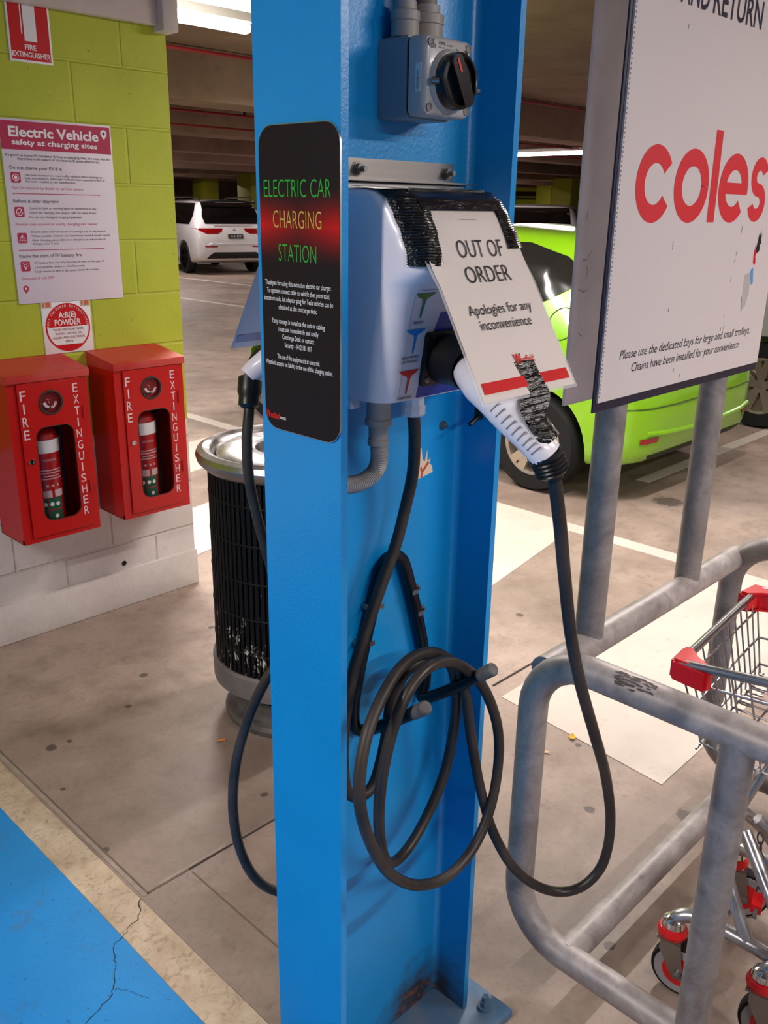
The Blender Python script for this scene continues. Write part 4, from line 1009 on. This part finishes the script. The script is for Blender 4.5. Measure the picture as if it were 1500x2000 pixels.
for x in (X1f, X2f):
    for y in (.470, -.70):
        obj('upright', B().cyl((x, y, .10), (x, y, .785), TR - .0005, 24), M_galv2, fr)
        obj('foot_plate', B().cyl((x, y, 0), (x, y, .10), TR - .001, 20).box(x - .055, x + .055, y - .055, y + .055, 0, .008, .001), M_galv2, fr)
for x in (1.556, 2.008): obj('sign_post', B().cyl((x, .885, .735), (x, .885, 2.35), TR, 24), M_galv2, fr)
b = B()                                                            # label residue stuck on the near top rail
def on_rail(u, v): a = v / TR; return (X1f - (TR + .0006) * math.sin(a), u, .785 + (TR + .0006) * math.cos(a))
for k in range(60):
    u, v = .62 + R_.random() * .075, .002 + R_.random() * .030
    b.poly([(u, v), (u + .006 + R_.random() * .010, v + .001), (u + .005 + R_.random() * .01, v + .0035), (u - .001, v + .003)], on_rail)
o = obj('label_residue', b, mat('dark_residue', (84, 76, 74), .8), fr); o['label'] = 'dark torn label residue'
# coles board
bd = thing('trolley_board', 'white board with large red coles lettering fixed to the bay posts', 'sign', (1.79, .852, 1.262))
obj('navy_backing', B().box(1.4285, 2.150, .8505, .8545, 1.262, 2.45, .001), M_navy, bd)
obj('white_face', B().box(1.4375, 2.147, .8465, .8505, 1.2805, 2.44), M_board, bd)
b = B()
for k in range(118): b.box(1.4395, 1.4425, .8461, .8466, 1.29 + k * .0075, 1.2935 + k * .0075)
o = obj('flute_ends', b, M_grey_ink, bd); o['kind'] = 'stuff'
f = lambda u, v: (u, .8461, v)
def arc(cx, cz, rx, rz, a0, a1, n=40): return [(cx + rx * math.cos(math.radians(a0 + (a1 - a0) * k / n)), cz + rz * math.sin(math.radians(a0 + (a1 - a0) * k / n))) for k in range(n + 1)]
M_coles = mat('coral_red_print', (206, 46, 54), .45)
zc, rz, sw = 1.6637, .0510, .0310
def letter(nm, fill):
    b = B(); fill(b); o = obj(nm, b, M_coles, bd); return o
letter('letter_c', lambda b: b.stroke(arc(1.5615, zc, .0520, rz, 33, 327), sw, f))
letter('letter_o', lambda b: b.stroke(arc(1.7050, zc, .0545, rz, 0, 360, 60), sw, f))
letter('letter_l', lambda b: b.poly([(1.7855, 1.598), (1.8165, 1.598), (1.812, 1.768), (1.782, 1.768)], f))
letter('letter_e', lambda b: b.stroke(arc(1.8895, zc, .0525, rz, 0, 318), sw, f).poly([(1.850, zc - .011), (1.957, zc - .011), (1.957, zc + .011), (1.850, zc + .011)], lambda u, v: (u, .8459, v)))
letter('letter_s', lambda b: b.stroke(arc(2.0115, zc + .0255, .0285, .0260, 20, 180, 22) + arc(2.0115, zc + .0255, .0285, .0260, 180, 272, 10)[1:] + arc(2.0115, zc - .0262, .0300, .0255, 88, 0, 10)[1:] + arc(2.0115, zc - .0262, .0300, .0255, 0, -165, 22)[1:], sw * .86, f))
b = B(); text(b, 'Please use the dedicated bays for large and small trolleys.', f, 1.499, 1.3545, .0168, .576, 'L', .0, .22); text(b, 'Chains have been installed for your convenience.', f, 1.5475, 1.3265, .0168, .482, 'L', .0, .22)
text(b, 'RETURN', f, 1.705, 1.958, .046, .212, 'L', .016); text(b, 'AND', f, 1.690, 1.958, .046, .107, 'R', .016)
obj('dark_lettering', b, M_navy, bd)
b = B()
for x, z in ((1.655, 1.555), (1.656, 1.548), (1.668, 1.43), (1.955, 1.575), (1.9560, 1.582), (1.945, 1.53), (1.942, 1.515), (1.935, 1.475), (1.925, 1.40), (1.918, 1.372), (1.932, 1.375), (1.75, 1.29), (1.72, 1.305), (1.62, 1.92)):
    b.poly([(x, z), (x + .002, z + .001), (x + .003, z + .008), (x + .0012, z + .009)], f)
obj('scuff_marks', b, M_grey_ink, bd)
t = thing('sticker_remnant', 'torn red and black flame-shaped sticker remnant on the coles board', 'sticker', (2.045, .846, 1.52))
b = B(); b.poly([(2.036, 1.530), (2.039, 1.513), (2.047, 1.506), (2.052, 1.512), (2.047, 1.526), (2.051, 1.534), (2.046, 1.540), (2.042, 1.538), (2.040, 1.551)], f); obj('red_remnant', b, M_redprint, t)
b = B(); b.poly([(2.044, 1.541), (2.052, 1.532), (2.062, 1.537), (2.064, 1.544), (2.061, 1.549), (2.068, 1.555), (2.064, 1.563), (2.067, 1.577), (2.061, 1.566), (2.059, 1.583), (2.055, 1.565), (2.051, 1.575), (2.049, 1.56)], lambda u, v: (u, .8458, v)); obj('black_remnant', b, M_ink, t)
t = thing('blue_sticker', 'scrap of blue sticker below the flame sticker on the coles board', 'sticker', (2.04, .846, 1.47))
b = B(); b.poly([(2.032, 1.497), (2.044, 1.502), (2.054, 1.468), (2.046, 1.464), (2.040, 1.470)], f); obj('sticker', b, M_bluetint, t)
t = thing('tape_mark', 'grey rectangle of old tape residue beside the blue sticker scrap', 'mark', (2.0, .846, 1.43))
b = B(); b.poly([(2.003, 1.487), (2.034, 1.492), (2.040, 1.447), (2.030, 1.42), (2.010, 1.408)], lambda u, v: (u, .8463, v)); obj('residue', b, M_greystain, t)
b = B(); b.poly([(2.004, 1.440), (2.006, 1.440), (2.0125, 1.409), (2.011, 1.407)], f); obj('dark_edge', b, M_grey_ink, t)
b2 = thing('sign_board', 'plain grey-white back of a second board behind the coles board', 'sign', (1.79, .918, 1.262))
obj('panel', B().box(1.4330, 2.155, .9155, .9205, 1.265, 2.45), M_boardback, b2)
b = B()
for P in ([(1.452, 1.53), (1.470, 1.533), (1.48, 1.545)], [(1.449, 1.48), (1.466, 1.474), (1.478, 1.478)], [(1.46, 1.40), (1.475, 1.392)], [(1.455, 1.60), (1.458, 1.615)], [(1.472, 1.50), (1.474, 1.512), (1.471, 1.52)]): b.stroke(P, .0012, lambda u, v: (u, .9153, v))
obj('scuff_marks', b, mat('scuff', (92, 84, 86), .7), b2)

# ================================================================== SHOPPING TROLLEYS
def trolley(lab, dy, seat=True):
    t = thing('shopping_trolley', lab, 'trolley', (1.75, .2 + dy, 0), 'nested shopping trolleys')
    Y = lambda y: y + dy
    # rim
    zf, zr = .785, .93
    FLc, FRc, RLc, RRc = (1.518, .660, zf), (1.978, .700, zf), (1.46, -.10, zr), (2.04, -.10, zr)
    o3 = lambda p: (p[0], Y(p[1]), p[2])
    obj('rim_tube', B().tube([o3(p) for p in (RLc, FLc)], .009, 12).tube([o3(p) for p in (FLc, FRc)], .009, 12).tube([o3(p) for p in (FRc, RRc)], .009, 12), M_wire, t)
    def corner(c, sx):
        x, y, z = c
        b = B()
        b.prism([(x - sx * .012, y + .014), (x + sx * .060, y + .021), (x + sx * .062, y - .004), (x + sx * .026, y - .018), (x + sx * .012, y - .066), (x - sx * .018, y - .064)], lambda u, v, w: (u, Y(v), w), z - .036, z + .011)
        bmesh.ops.bevel(b.bm, geom=list(b.bm.edges), offset=.006, segments=2, affect='EDGES')
        return obj('corner_bumper', b, M_plug, t)
    corner(FLc, 1); corner(FRc, -1)
    # wire basket: four sides sloping in to a shallow floor
    bz, bzr = .602, .60
    b0 = [Vector(o3(p)) for p in (FLc, FRc, RRc, RLc)]
    b1 = [Vector(o3(p)) for p in ((1.570, .615, bz), (1.930, .645, bz), (1.985, -.08, bzr), (1.515, -.08, bzr))]
    def side(i, j, n, rows, nm):
        b = B()
        for k in range(n + 1):
            s = k / n; p = b0[i].lerp(b0[j], s); q = b1[i].lerp(b1[j], s); c = q + (p - q) * .16; e = b1[(i + 2) % 4].lerp(b1[(j + 2) % 4], 1 - s)
            inn = q + (e - q).normalized() * .035
            b.tube(crom([p, c, q, inn], 3), .0021, 6)
        for r in rows: b.tube([b0[i].lerp(b1[i], r), b0[j].lerp(b1[j], r)], .0028, 6)
        o = obj(nm, b, M_wire, t); return o
    side(0, 1, 12, (.22, .55, .86), 'front_wires'); side(3, 0, 22, (.22, .55, .86), 'left_wires'); side(1, 2, 22, (.22, .55, .86), 'right_wires')
    b = B()
    for k in range(11): s = k / 10; b.tube([b1[0].lerp(b1[1], s), b1[3].lerp(b1[2], s)], .0021, 6)
    for k in range(13): s = k / 12; b.tube([b1[0].lerp(b1[3], s) + Vector((-.022, 0, -.004)), b1[1].lerp(b1[2], s) + Vector((.022, 0, -.004))], .0026, 6)
    obj('floor_wires', b, M_wire, t)
    # chassis
    TRr = .0155
    L = crom([o3(p) for p in ((1.545, .605, .152), (1.548, .600, .185), (1.562, .560, .200), (1.572, .47, .196), (1.58, .30, .185), (1.60, -.02, .175), (1.61, -.12, .24), (1.57, -.16, .60), (1.52, -.11, .92))], 6)
    Rr = crom([o3(p) for p in ((1.855, .605, .152), (1.852, .600, .185), (1.842, .560, .200), (1.835, .47, .196), (1.86, .30, .185), (1.90, -.02, .175), (1.91, -.12, .24), (1.95, -.16, .60), (1.98, -.11, .92))], 6)
    obj('chassis_tube', B().tube(L, TRr, 14), M_galvs, t); obj('chassis_tube', B().tube(Rr, TRr, 14), M_galvs, t)
    obj('front_cross_tube', B().tube(crom([o3(p) for p in ((1.572, .46, .196), (1.60, .53, .30), (1.64, .565, .355), (1.70, .575, .365), (1.76, .575, .355), (1.80, .53, .30), (1.835, .46, .196))], 6), .014, 12), M_galvs, t)
    obj('basket_strut', B().tube([o3((1.585, .36, .19)), o3((1.69, .54, .36))], .0145, 12).tube([o3((1.84, .36, .19)), o3((1.75, .54, .36))], .0145, 12).tube([o3((1.70, .57, .365)), o3((1.71, .50, .60))], .008, 10), M_galvs, t)
    obj('handle', B().cyl(o3((1.44, -.13, .97)), o3((2.06, -.13, .97)), .016, 16), M_plug, t)
    obj('handle_arm', B().tube([o3((1.52, -.11, .92)), o3((1.46, -.13, .97))], .01, 10).tube([o3((1.98, -.11, .92)), o3((2.04, -.13, .97))], .01, 10), M_wire, t)
    # castors
    def castor(x, y, yaw):
        c, s = math.cos(yaw), math.sin(yaw)
        o = Vector(o3((x, y, 0))); ax = Vector((c, s, 0)); fw_ = Vector((-s, c, 0)); wc = o - fw_ * .028 + Vector((0, 0, .0625))
        h = obj('castor', B().obox(o + Vector((0, 0, .138)), ax, fw_, (0, 0, 1), .026, .026, .003).prism([(-.042, .018), (-.014, .018), (.024, .112), (.024, .142), (-.024, .142), (-.028, .112)], lambda u, v, w: o + fw_ * (u * .9 - .004) + ax * w + Vector((0, 0, v + .03 if v < .1 else v)), -.026, -.0235).prism([(-.042, .018), (-.014, .018), (.024, .112), (.024, .142), (-.024, .142), (-.028, .112)], lambda u, v, w: o + fw_ * (u * .9 - .004) + ax * w + Vector((0, 0, v + .03 if v < .1 else v)), .0235, .026), M_bolt, t)
        obj('wheel', B().lathe([(.040, -.016), (.0605, -.015), (.0625, -.008), (.0625, .008), (.0605, .015), (.040, .016)], wc, ax, 36), M_tyre, h)
        obj('wheel_ring', B().lathe([(.036, -.0178), (.054, -.0172), (.0545, -.012), (.0545, .012), (.054, .0172), (.036, .0178)], wc, ax, 32), M_greyrubber, h)
        obj('hub', B().lathe([(.004, -.0215), (.012, -.021), (.036, -.0185), (.036, .0185), (.012, .021), (.004, .0215)], wc, ax, 28), M_plug, h)
        obj('axle_bolt', B().lathe([(.003, -.033), (.009, -.030), (.009, .030), (.003, .033)], wc, ax, 12), M_bolt, h)
        obj('red_collar', B().lathe([(.020, .140), (.0305, .142), (.0325, .151), (.028, .161), (.018, .162)], o, n=28), M_plug, h)
        obj('swivel_cap', B().lathe([(.022, .160), (.0245, .165), (.022, .178), (.012, .187), (.002, .189)], o, n=24), M_chrome, h)
    castor(1.545, .605, .18); castor(1.855, .605, .5); castor(1.60, -.02, .1); castor(1.90, -.02, 0)
    return t
M_galvs = mat('zinc_plated_tube', (186, 184, 186), .25, .9, rnoise=(20, .18, .38))
trolley('front small wire trolley with red basket corners inside the bay', 0)
trolley('second wire trolley nested behind the first, mostly outside the picture', -.195)
# coin-lock chain
t = thing('trolley_chain', 'hanging steel chain with red coin-lock key at the right edge', 'chain', (1.63, .47, .24))
cp = crom([(1.70, .512, .365), (1.685, .500, .33), (1.672, .490, .30), (1.658, .482, .275), (1.640, .474, .262)], 6)
acc = 0
last = cp[0]; k = 0
pts = [cp[0]]
for p in cp[1:]:
    if (p - pts[-1]).length > .0155: pts.append(p)
for k, (a, c) in enumerate(zip(pts, pts[1:])):
    m = (a + c) / 2; d = (c - a).normalized(); s1 = d.cross(Vector((0, 1, .2))).normalized(); s2 = d.cross(s1)
    sd = s1 if k % 2 else s2
    obj('link', B().tube([m + d * (.0125 * math.cos(q)) + sd * (.0058 * math.sin(q)) for q in [2 * PI * i / 14 for i in range(14)]], .0019, 6, closed=True), M_chain, t)
e = pts[-1]
obj('key', B().obox(e + Vector((-.016, -.004, -.008)), (1, .25, .45), (-.25, 1, 0), (0, 0, 1), .015, .0105, .010), M_plug, t)
obj('key_tip', B().obox(e + Vector((-.038, -.010, -.017)), (1, .25, .45), (-.25, 1, 0), (0, 0, 1), .009, .004, .0025), M_bolt, t)

# ================================================================== CARS
def car(name, lab, st, loc, yaw, paint, wheel_r, axles, track, alloy, patches, spokes=5, extra=None, roof=None):
    """st: stations (y from rear, half width, top z, bottom z, belt z, roof half width); rear at y=0, front at +y, before turning by yaw"""
    c, s = math.cos(yaw), math.sin(yaw); o = Vector(loc)
    T = lambda p: Vector((o.x + p[0] * c - p[1] * s, o.y + p[0] * s + p[1] * c, o.z + p[2]))
    t = thing(name, lab, 'car', loc)
    ys = []
    for a, b_ in zip(st, st[1:]):
        n = max(2, int((b_[0] - a[0]) / .07))
        ys += [(a, b_, k / n) for k in range(n)]
    ys.append((st[-2], st[-1], 1.0))
    def sec(a, b_, k):
        y, w_, h, zb, be, wr = [a[i] + (b_[i] - a[i]) * k for i in range(6)]
        be = min(be, h - .10); wr = min(wr, w_ * .93)
        half = [(0, zb), (w_ * .55, zb), (w_ * .90, zb + .015), (w_ * .985, zb + .09), (w_, zb + (be - zb) * .45), (w_ * .995, zb + (be - zb) * .75), (w_ * .96, be),
                (w_ * .96 + (wr - w_ * .96) * .5, be + (h - be) * .52), (wr, be + (h - be) * .86), (wr * .82, be + (h - be) * .965), (wr * .45, h - .006), (0, h)]
        sm = crom([(p[0], 0, p[1]) for p in half], 3)
        L_ = [(p.x, p.z) for p in sm]
        full = L_ + [(-x, z) for x, z in L_[-2:0:-1]]
        return [Vector((x, y, z)) for x, z in full]
    bm_ = B().rings([sec(*q) for q in ys])
    bmesh.ops.recalc_face_normals(bm_.bm, faces=bm_.bm.faces)
    # wheel wells cut from the body
    me = bpy.data.meshes.new('body_tmp'); bm_.bm.to_mesh(me)
    ob = bpy.data.objects.new('body_tmp', me); COL.objects.link(ob)
    cut = B()
    for ya in axles:
        for sx in (-1, 1): cut.cyl((sx * (track + .16), ya, wheel_r), (sx * (track - .26), ya, wheel_r), wheel_r + .055, 40)
    bmesh.ops.recalc_face_normals(cut.bm, faces=cut.bm.faces)
    mc = bpy.data.meshes.new('cut_tmp'); cut.bm.to_mesh(mc); oc = bpy.data.objects.new('cut_tmp', mc); COL.objects.link(oc)
    md = ob.modifiers.new('cut', 'BOOLEAN'); md.operation = 'DIFFERENCE'; md.object = oc; md.solver = 'EXACT'
    dg = bpy.context.evaluated_depsgraph_get(); dg.update()
    m2 = bpy.data.meshes.new_from_object(ob.evaluated_get(dg))
    bvh_b = bmesh.new(); bvh_b.from_mesh(me); bvh = BVHTree.FromBMesh(bvh_b)
    bpy.data.objects.remove(ob); bpy.data.objects.remove(oc); bpy.data.meshes.remove(mc)
    fin = B(); fin.bm.free(); fin.bm = bmesh.new(); fin.bm.from_mesh(m2); bpy.data.meshes.remove(m2)
    for v in fin.bm.verts: v.co = T(v.co)
    obj('body', fin, paint, t, 40)
    def proj(p, d, e):
        h = bvh.ray_cast(Vector(p), Vector(d), 20.0)
        if h[0] is None: return None
        n = h[1]
        if n.dot(Vector(d)) > 0: n = -n
        return h[0] + n * e
    def patch(kind, rows, e, nz=16, nx=20):
        """rows (z, a, b): side kinds use a, b as y; rear uses them as x"""
        def fn(q, r):
            z = rows[0][0] + (rows[-1][0] - rows[0][0]) * r; a, b_ = rows[0][1:]
            for (z0, a0, b0), (z1, a1, b1) in zip(rows, rows[1:]):
                if min(z0, z1) - 1e-6 <= z <= max(z0, z1) + 1e-6:
                    k = (z - z0) / (z1 - z0) if z1 != z0 else 0; a, b_ = a0 + (a1 - a0) * k, b0 + (b1 - b0) * k; break
            u = a + (b_ - a) * q
            if kind == 'left': p = proj((-4, u, z), (1, 0, 0), e); dflt = (-.8, u, z)
            elif kind == 'right': p = proj((4, u, z), (-1, 0, 0), e); dflt = (.8, u, z)
            elif kind == 'front': p = proj((u, 9, z), (0, -1, 0), e); dflt = (u, 4, z)
            else: p = proj((u, -4, z), (0, 1, 0), e); dflt = (u, .1, z)
            for sh in (.97, .94, .9, .85, .8, .7):
                if p is None and kind == 'front': p = proj((u * sh, 9, z), (0, -1, 0), e)
                if p is None and kind == 'rear': p = proj((u * sh, -4, z), (0, 1, 0), e)
            return T(p if p is not None else dflt)
        return B().grid(fn, nx, nz)
    for nm, kind, rows, m, e in patches: obj(nm, patch(kind, rows, e), m, t, 60)
    for ya in axles:
        for sx in (-1, 1):
            wo = Vector((sx * (track - .085), ya, wheel_r)); ax = Vector((sx, 0, 0))
            W = B().lathe([(wheel_r * .66, -.09), (wheel_r * .95, -.095), (wheel_r, -.06), (wheel_r, .06), (wheel_r * .95, .095), (wheel_r * .66, .09)], wo, ax, 40, False)
            for v in W.bm.verts: v.co = T(v.co)
            wh = obj('wheel', W, M_tyre, t)
            A = B().lathe([(wheel_r * .68, .085), (wheel_r * .66, .092), (wheel_r * .60, .085), (wheel_r * .58, .02), (.02, .015)], wo, ax, 40, False)
            for k in range(spokes):
                a = 2 * PI * k / spokes + .3
                for da in (-.13, .13):
                    d1 = Vector((0, math.cos(a + da * .4), math.sin(a + da * .4))); d2 = Vector((0, math.cos(a + da * 1.6), math.sin(a + da * 1.6)))
                    p = wo + d1 * .05 + ax * .068; q = wo + d2 * wheel_r * .63 + ax * .080
                    dd = (q - p).normalized(); A.obox((p + q) / 2, dd, dd.cross(ax), ax, (q - p).length / 2, .026, .012)
            A.lathe([(.058, .06), (.055, .078), (.03, .082), (.001, .082)], wo, ax, 24)
            for v in A.bm.verts: v.co = T(v.co)
            obj('alloy_rim', A, alloy, wh)
            Q = B()
            for k in range(spokes): a = 2 * PI * k / spokes + .3 + PI / spokes; Q.cyl(wo + Vector((0, math.cos(a), math.sin(a))) * .062 + ax * .06, wo + Vector((0, math.cos(a), math.sin(a))) * .062 + ax * .079, .011, 10)
            for v in Q.bm.verts: v.co = T(v.co)
            obj('wheel_nuts', Q, M_holster, wh)
            K = B().lathe([(wheel_r * .57, .0), (.001, .0)], wo, ax, 30, False)
            for v in K.bm.verts: v.co = T(v.co)
            obj('brake_disc', K, M_dark, wh)
    if extra: extra(t, T, proj)
    return t
HATCH = [(0, .50, .60, .36, .5, .40), (.025, .66, .70, .29, .6, .45), (.07, .76, .82, .25, .7, .5), (.13, .805, .93, .23, .84, .52), (.20, .822, 1.06, .21, .93, .55), (.33, .835, 1.27, .20, .95, .58), (.48, .842, 1.43, .19, .955, .60), (.72, .8475, 1.495, .18, .95, .61),
         (1.35, .8475, 1.525, .17, .93, .62), (2.05, .8475, 1.49, .17, .90, .60), (2.45, .8475, 1.34, .17, .89, .57), (2.85, .845, 1.11, .17, .88, .60), (3.15, .838, .98, .18, .86, .62), (3.42, .80, .88, .19, .76, .6), (3.58, .70, .78, .21, .62, .5), (3.68, .50, .64, .30, .52, .4)]
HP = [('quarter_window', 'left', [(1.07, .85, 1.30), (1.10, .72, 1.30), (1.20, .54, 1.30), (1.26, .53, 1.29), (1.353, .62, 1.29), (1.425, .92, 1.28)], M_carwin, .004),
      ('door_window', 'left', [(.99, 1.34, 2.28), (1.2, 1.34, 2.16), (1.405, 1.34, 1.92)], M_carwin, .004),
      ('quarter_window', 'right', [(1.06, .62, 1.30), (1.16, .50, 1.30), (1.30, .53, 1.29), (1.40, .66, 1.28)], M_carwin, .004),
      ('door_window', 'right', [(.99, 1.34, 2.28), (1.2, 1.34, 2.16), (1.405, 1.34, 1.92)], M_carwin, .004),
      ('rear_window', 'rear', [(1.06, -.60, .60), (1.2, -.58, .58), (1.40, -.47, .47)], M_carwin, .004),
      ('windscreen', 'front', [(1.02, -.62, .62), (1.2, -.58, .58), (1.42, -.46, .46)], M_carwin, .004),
      ('tail_lamp', 'rear', [(.76, -.72, -.60), (.98, -.75, -.62), (1.16, -.66, -.60)], M_taillamp, .005),
      ('tail_lamp', 'rear', [(.76, .60, .72), (.98, .62, .75), (1.16, .60, .66)], M_taillamp, .005),
      ('bumper_reflector', 'rear', [(.375, -.70, -.56), (.405, -.70, -.55)], M_taillamp, .006),
      ('bumper_reflector', 'rear', [(.375, .56, .70), (.405, .55, .70)], M_taillamp, .006),
      ('lower_bumper', 'rear', [(.255, -.56, .56), (.30, -.62, .62)], M_trimblack, .003)]
def jazz_extra(t, T, proj):
    # fuel flap outline on the left quarter, bumper seam, door seams
    b = B(); P = []
    for k in range(33): a = 2 * PI * k / 32; P.append(proj((-4, .55 + .088 * math.cos(a), 1.00 + .088 * math.sin(a)), (1, 0, 0), .0015))
    b.tube([T(p) for p in P if p], .0032, 6); obj('fuel_flap', b, mat('seam_dark_green', (60, 90, 14), .5), t)
    b = B(); P = [proj((-.80 + 1.6 * k / 40, -4, .575), (0, 1, 0), .001) for k in range(41)]; b.tube([T(p) for p in P if p], .004, 6)
    P = [proj((-4, y, .575 - .04 * (y - .05)), (1, 0, 0), .001) for y in (.06, .1, .15, .2, .24)]; b.tube([T(p) for p in P if p], .004, 6); obj('bumper_seam', b, MATS['seam_dark_green'], t)
    b = B(); P = [proj((-4, 1.32, z), (1, 0, 0), .001) for z in (.35, .45, .55, .65, .75, .85, .93)]; b.tube([T(p) for p in P if p], .003, 6); obj('door_seam', b, MATS['seam_dark_green'], t)
    b = B(); P = [proj((-.66 + 1.32 * k / 30, -4, .43 - .03 * math.cos((k / 30 - .5) * PI)), (0, 1, 0), .0) for k in range(31)]; b.tube([T(p) for p in P if p], .016, 8); obj('bumper_ridge', b, M_carg, t)
    b = B().tube([T((-.60, .50, 1.455)), T((-.3, .44, 1.475)), T((0, .43, 1.48)), T((.3, .44, 1.475)), T((.60, .50, 1.455))], .028, 10, flat=.5); obj('roof_spoiler', b, M_carg, t)
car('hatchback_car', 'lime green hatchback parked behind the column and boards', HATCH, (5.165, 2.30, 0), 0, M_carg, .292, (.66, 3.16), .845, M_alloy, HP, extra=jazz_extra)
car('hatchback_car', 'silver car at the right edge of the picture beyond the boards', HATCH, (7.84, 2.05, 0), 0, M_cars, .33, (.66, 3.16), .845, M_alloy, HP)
SUV = [(0, .62, .72, .46, .6, .5), (.03, .78, .88, .38, .75, .55), (.08, .86, 1.02, .34, .9, .6), (.14, .895, 1.14, .32, 1.03, .62), (.24, .91, 1.34, .30, 1.10, .66), (.36, .92, 1.55, .27, 1.11, .68), (.55, .925, 1.655, .25, 1.11, .69), (1.2, .925, 1.69, .25, 1.09, .70),
       (2.4, .925, 1.69, .25, 1.05, .69), (2.9, .925, 1.52, .25, 1.03, .66), (3.4, .925, 1.20, .25, 1.02, .68), (3.8, .915, 1.10, .26, 1.0, .68), (4.4, .86, 1.00, .28, .9, .6), (4.62, .74, .86, .34, .75, .5), (4.7, .60, .70, .40, .6, .4)]
SP = [('side_window', 'left', [(1.13, .62, 2.85), (1.3, .52, 2.75), (1.45, .55, 2.55), (1.60, .70, 2.35)], M_tint, .005),
      ('side_window', 'right', [(1.13, .62, 2.85), (1.3, .52, 2.75), (1.45, .55, 2.55), (1.60, .70, 2.35)], M_tint, .005),
      ('rear_window', 'rear', [(1.15, -.66, .66), (1.3, -.70, .70), (1.5, -.66, .66), (1.62, -.62, .62)], M_tint, .006),
      ('windscreen', 'front', [(1.22, -.64, .64), (1.6, -.56, .56)], M_tint, .005),
      ('tail_lamp', 'rear', [(.93, -.66, -.40), (.98, -.78, -.30), (1.05, -.90, -.26)], M_taillamp, .006),
      ('tail_lamp', 'rear', [(.93, .40, .66), (.98, .30, .78), (1.05, .26, .90)], M_taillamp, .006),
      ('lower_bumper', 'rear', [(.38, -.70, .70), (.46, -.62, .62), (.52, -.52, .52)], M_trimblack, .006),
      ('bumper_reflector', 'rear', [(.635, -.72, -.44), (.665, -.74, -.42)], M_taillamp, .007),
      ('bumper_reflector', 'rear', [(.635, .44, .72), (.665, .42, .74)], M_taillamp, .007),
      ('number_plate', 'rear', [(.82, -.16, .22), (.92, -.16, .22)], mat('plate_dark', (52, 50, 56), .4), .010)]
def suv_extra(t, T, proj):
    for sx in (-1, 1):
        b = B().tube([T((sx * .66, .45, 1.66)), T((sx * .66, .55, 1.725)), T((sx * .67, 1.2, 1.745)), T((sx * .66, 2.2, 1.735)), T((sx * .66, 2.35, 1.68))], .017, 8); obj('roof_rail', b, M_chrome, t)
    b = B().tube([T((-.66, .36, 1.62)), T((-.3, .27, 1.655)), T((.3, .27, 1.655)), T((.66, .36, 1.62))], .035, 8, flat=.6); obj('roof_spoiler', b, M_trimblack, t)
    b = B()
    P = [proj((-.46 + .92 * k / 20, -4, 1.115), (0, 1, 0), .006) for k in range(21)]; b.tube([T(p) for p in P if p], .014, 6)
    P = [proj((-.60 + 1.2 * k / 20, -4, .70), (0, 1, 0), .004) for k in range(21)]; b.tube([T(p) for p in P if p], .012, 6); obj('chrome_strip', b, M_carw, t)
    p = proj((.03, -4, .87), (0, 1, 0), .013)
    b = B(); text(b, 'YLR 77Z', lambda u, v: T((p.x + u, p.y, p.z + v)), 0, -.028, .052, .29, 'C', .01); obj('plate_lettering', b, M_wprint, t)
    b = B(); p2 = proj((.02, -4, 1.02), (0, 1, 0), .01)
    for a in (90, 210, 330): 
        a = math.radians(a); q = (p2.x + .045 * math.cos(a), p2.z + .045 * math.sin(a))
        b.poly([(p2.x, p2.z), (p2.x + (q[0] - p2.x) * .5 - .018 * math.sin(a), p2.z + (q[1] - p2.z) * .5 + .018 * math.cos(a)), q, (p2.x + (q[0] - p2.x) * .5 + .018 * math.sin(a), p2.z + (q[1] - p2.z) * .5 - .018 * math.cos(a))], lambda u, v: T((u, p2.y, v)))
    obj('emblem', b, M_chrome, t)
def at_rear_left(yaw, x, y, lx, ly):   # place so that the local point (lx, ly) lands on x, y
    return (x - lx * math.cos(yaw) + ly * math.sin(yaw), y - lx * math.sin(yaw) - ly * math.cos(yaw), 0)
ya = math.radians(75 - 90)
car('suv_car', 'white SUV with black rear glass seen between the wall and the column', SUV, at_rear_left(ya, 12.62, 18.95, -.86, .98), ya, M_carw, .36, (.98, 3.65), .915, M_darkalloy, SP, extra=suv_extra)
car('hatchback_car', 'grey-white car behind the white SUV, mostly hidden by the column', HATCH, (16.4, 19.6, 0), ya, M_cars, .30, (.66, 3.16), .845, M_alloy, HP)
yb = math.radians(-62)
car('suv_car', 'far white car with dark rear window seen above the lime car roof', SUV, (15.05, 10.65, 0), yb, M_carw, .36, (.98, 3.65), .915, M_alloy, SP)
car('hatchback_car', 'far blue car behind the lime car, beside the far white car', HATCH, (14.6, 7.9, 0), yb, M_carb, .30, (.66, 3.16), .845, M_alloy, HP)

# ================================================================== SMALL LITTER
def leaf(name, lab, x, y, ln, wd, yaw, m):
    t = thing(name, lab, 'leaf', (x, y, .003))
    c, s = math.cos(yaw), math.sin(yaw)
    def fn(a, q):
        u = (a - .5) * ln; w_ = wd * math.sin(PI * min(max(a, .02), .98)) * (q - .5)
        return (x + c * u - s * w_, y + s * u + c * w_, .0035 + .006 * (2 * a - 1) ** 2 + .10 * abs(w_))
    obj('leaf_blade', B().grid(fn, 10, 4), m, t)
leaf('fallen_leaf', 'small yellow leaf lying on the white floor stripe by the bay frame', 2.22, 1.285, .035, .022, .5, M_yleaf)
leaf('fallen_leaf', 'small pale brown leaf on the bare floor near the white stripe', 2.09, 1.30, .035, .014, 1.9, M_pleaf)
t = thing('cigarette_butt', 'orange cigarette butt on the floor left of the bin foot', 'litter', (1.41, 2.10, .004)); obj('butt', B().cyl((1.39, 2.065, .0045), (1.413, 2.053, .0045), .004, 10), M_butt, t)
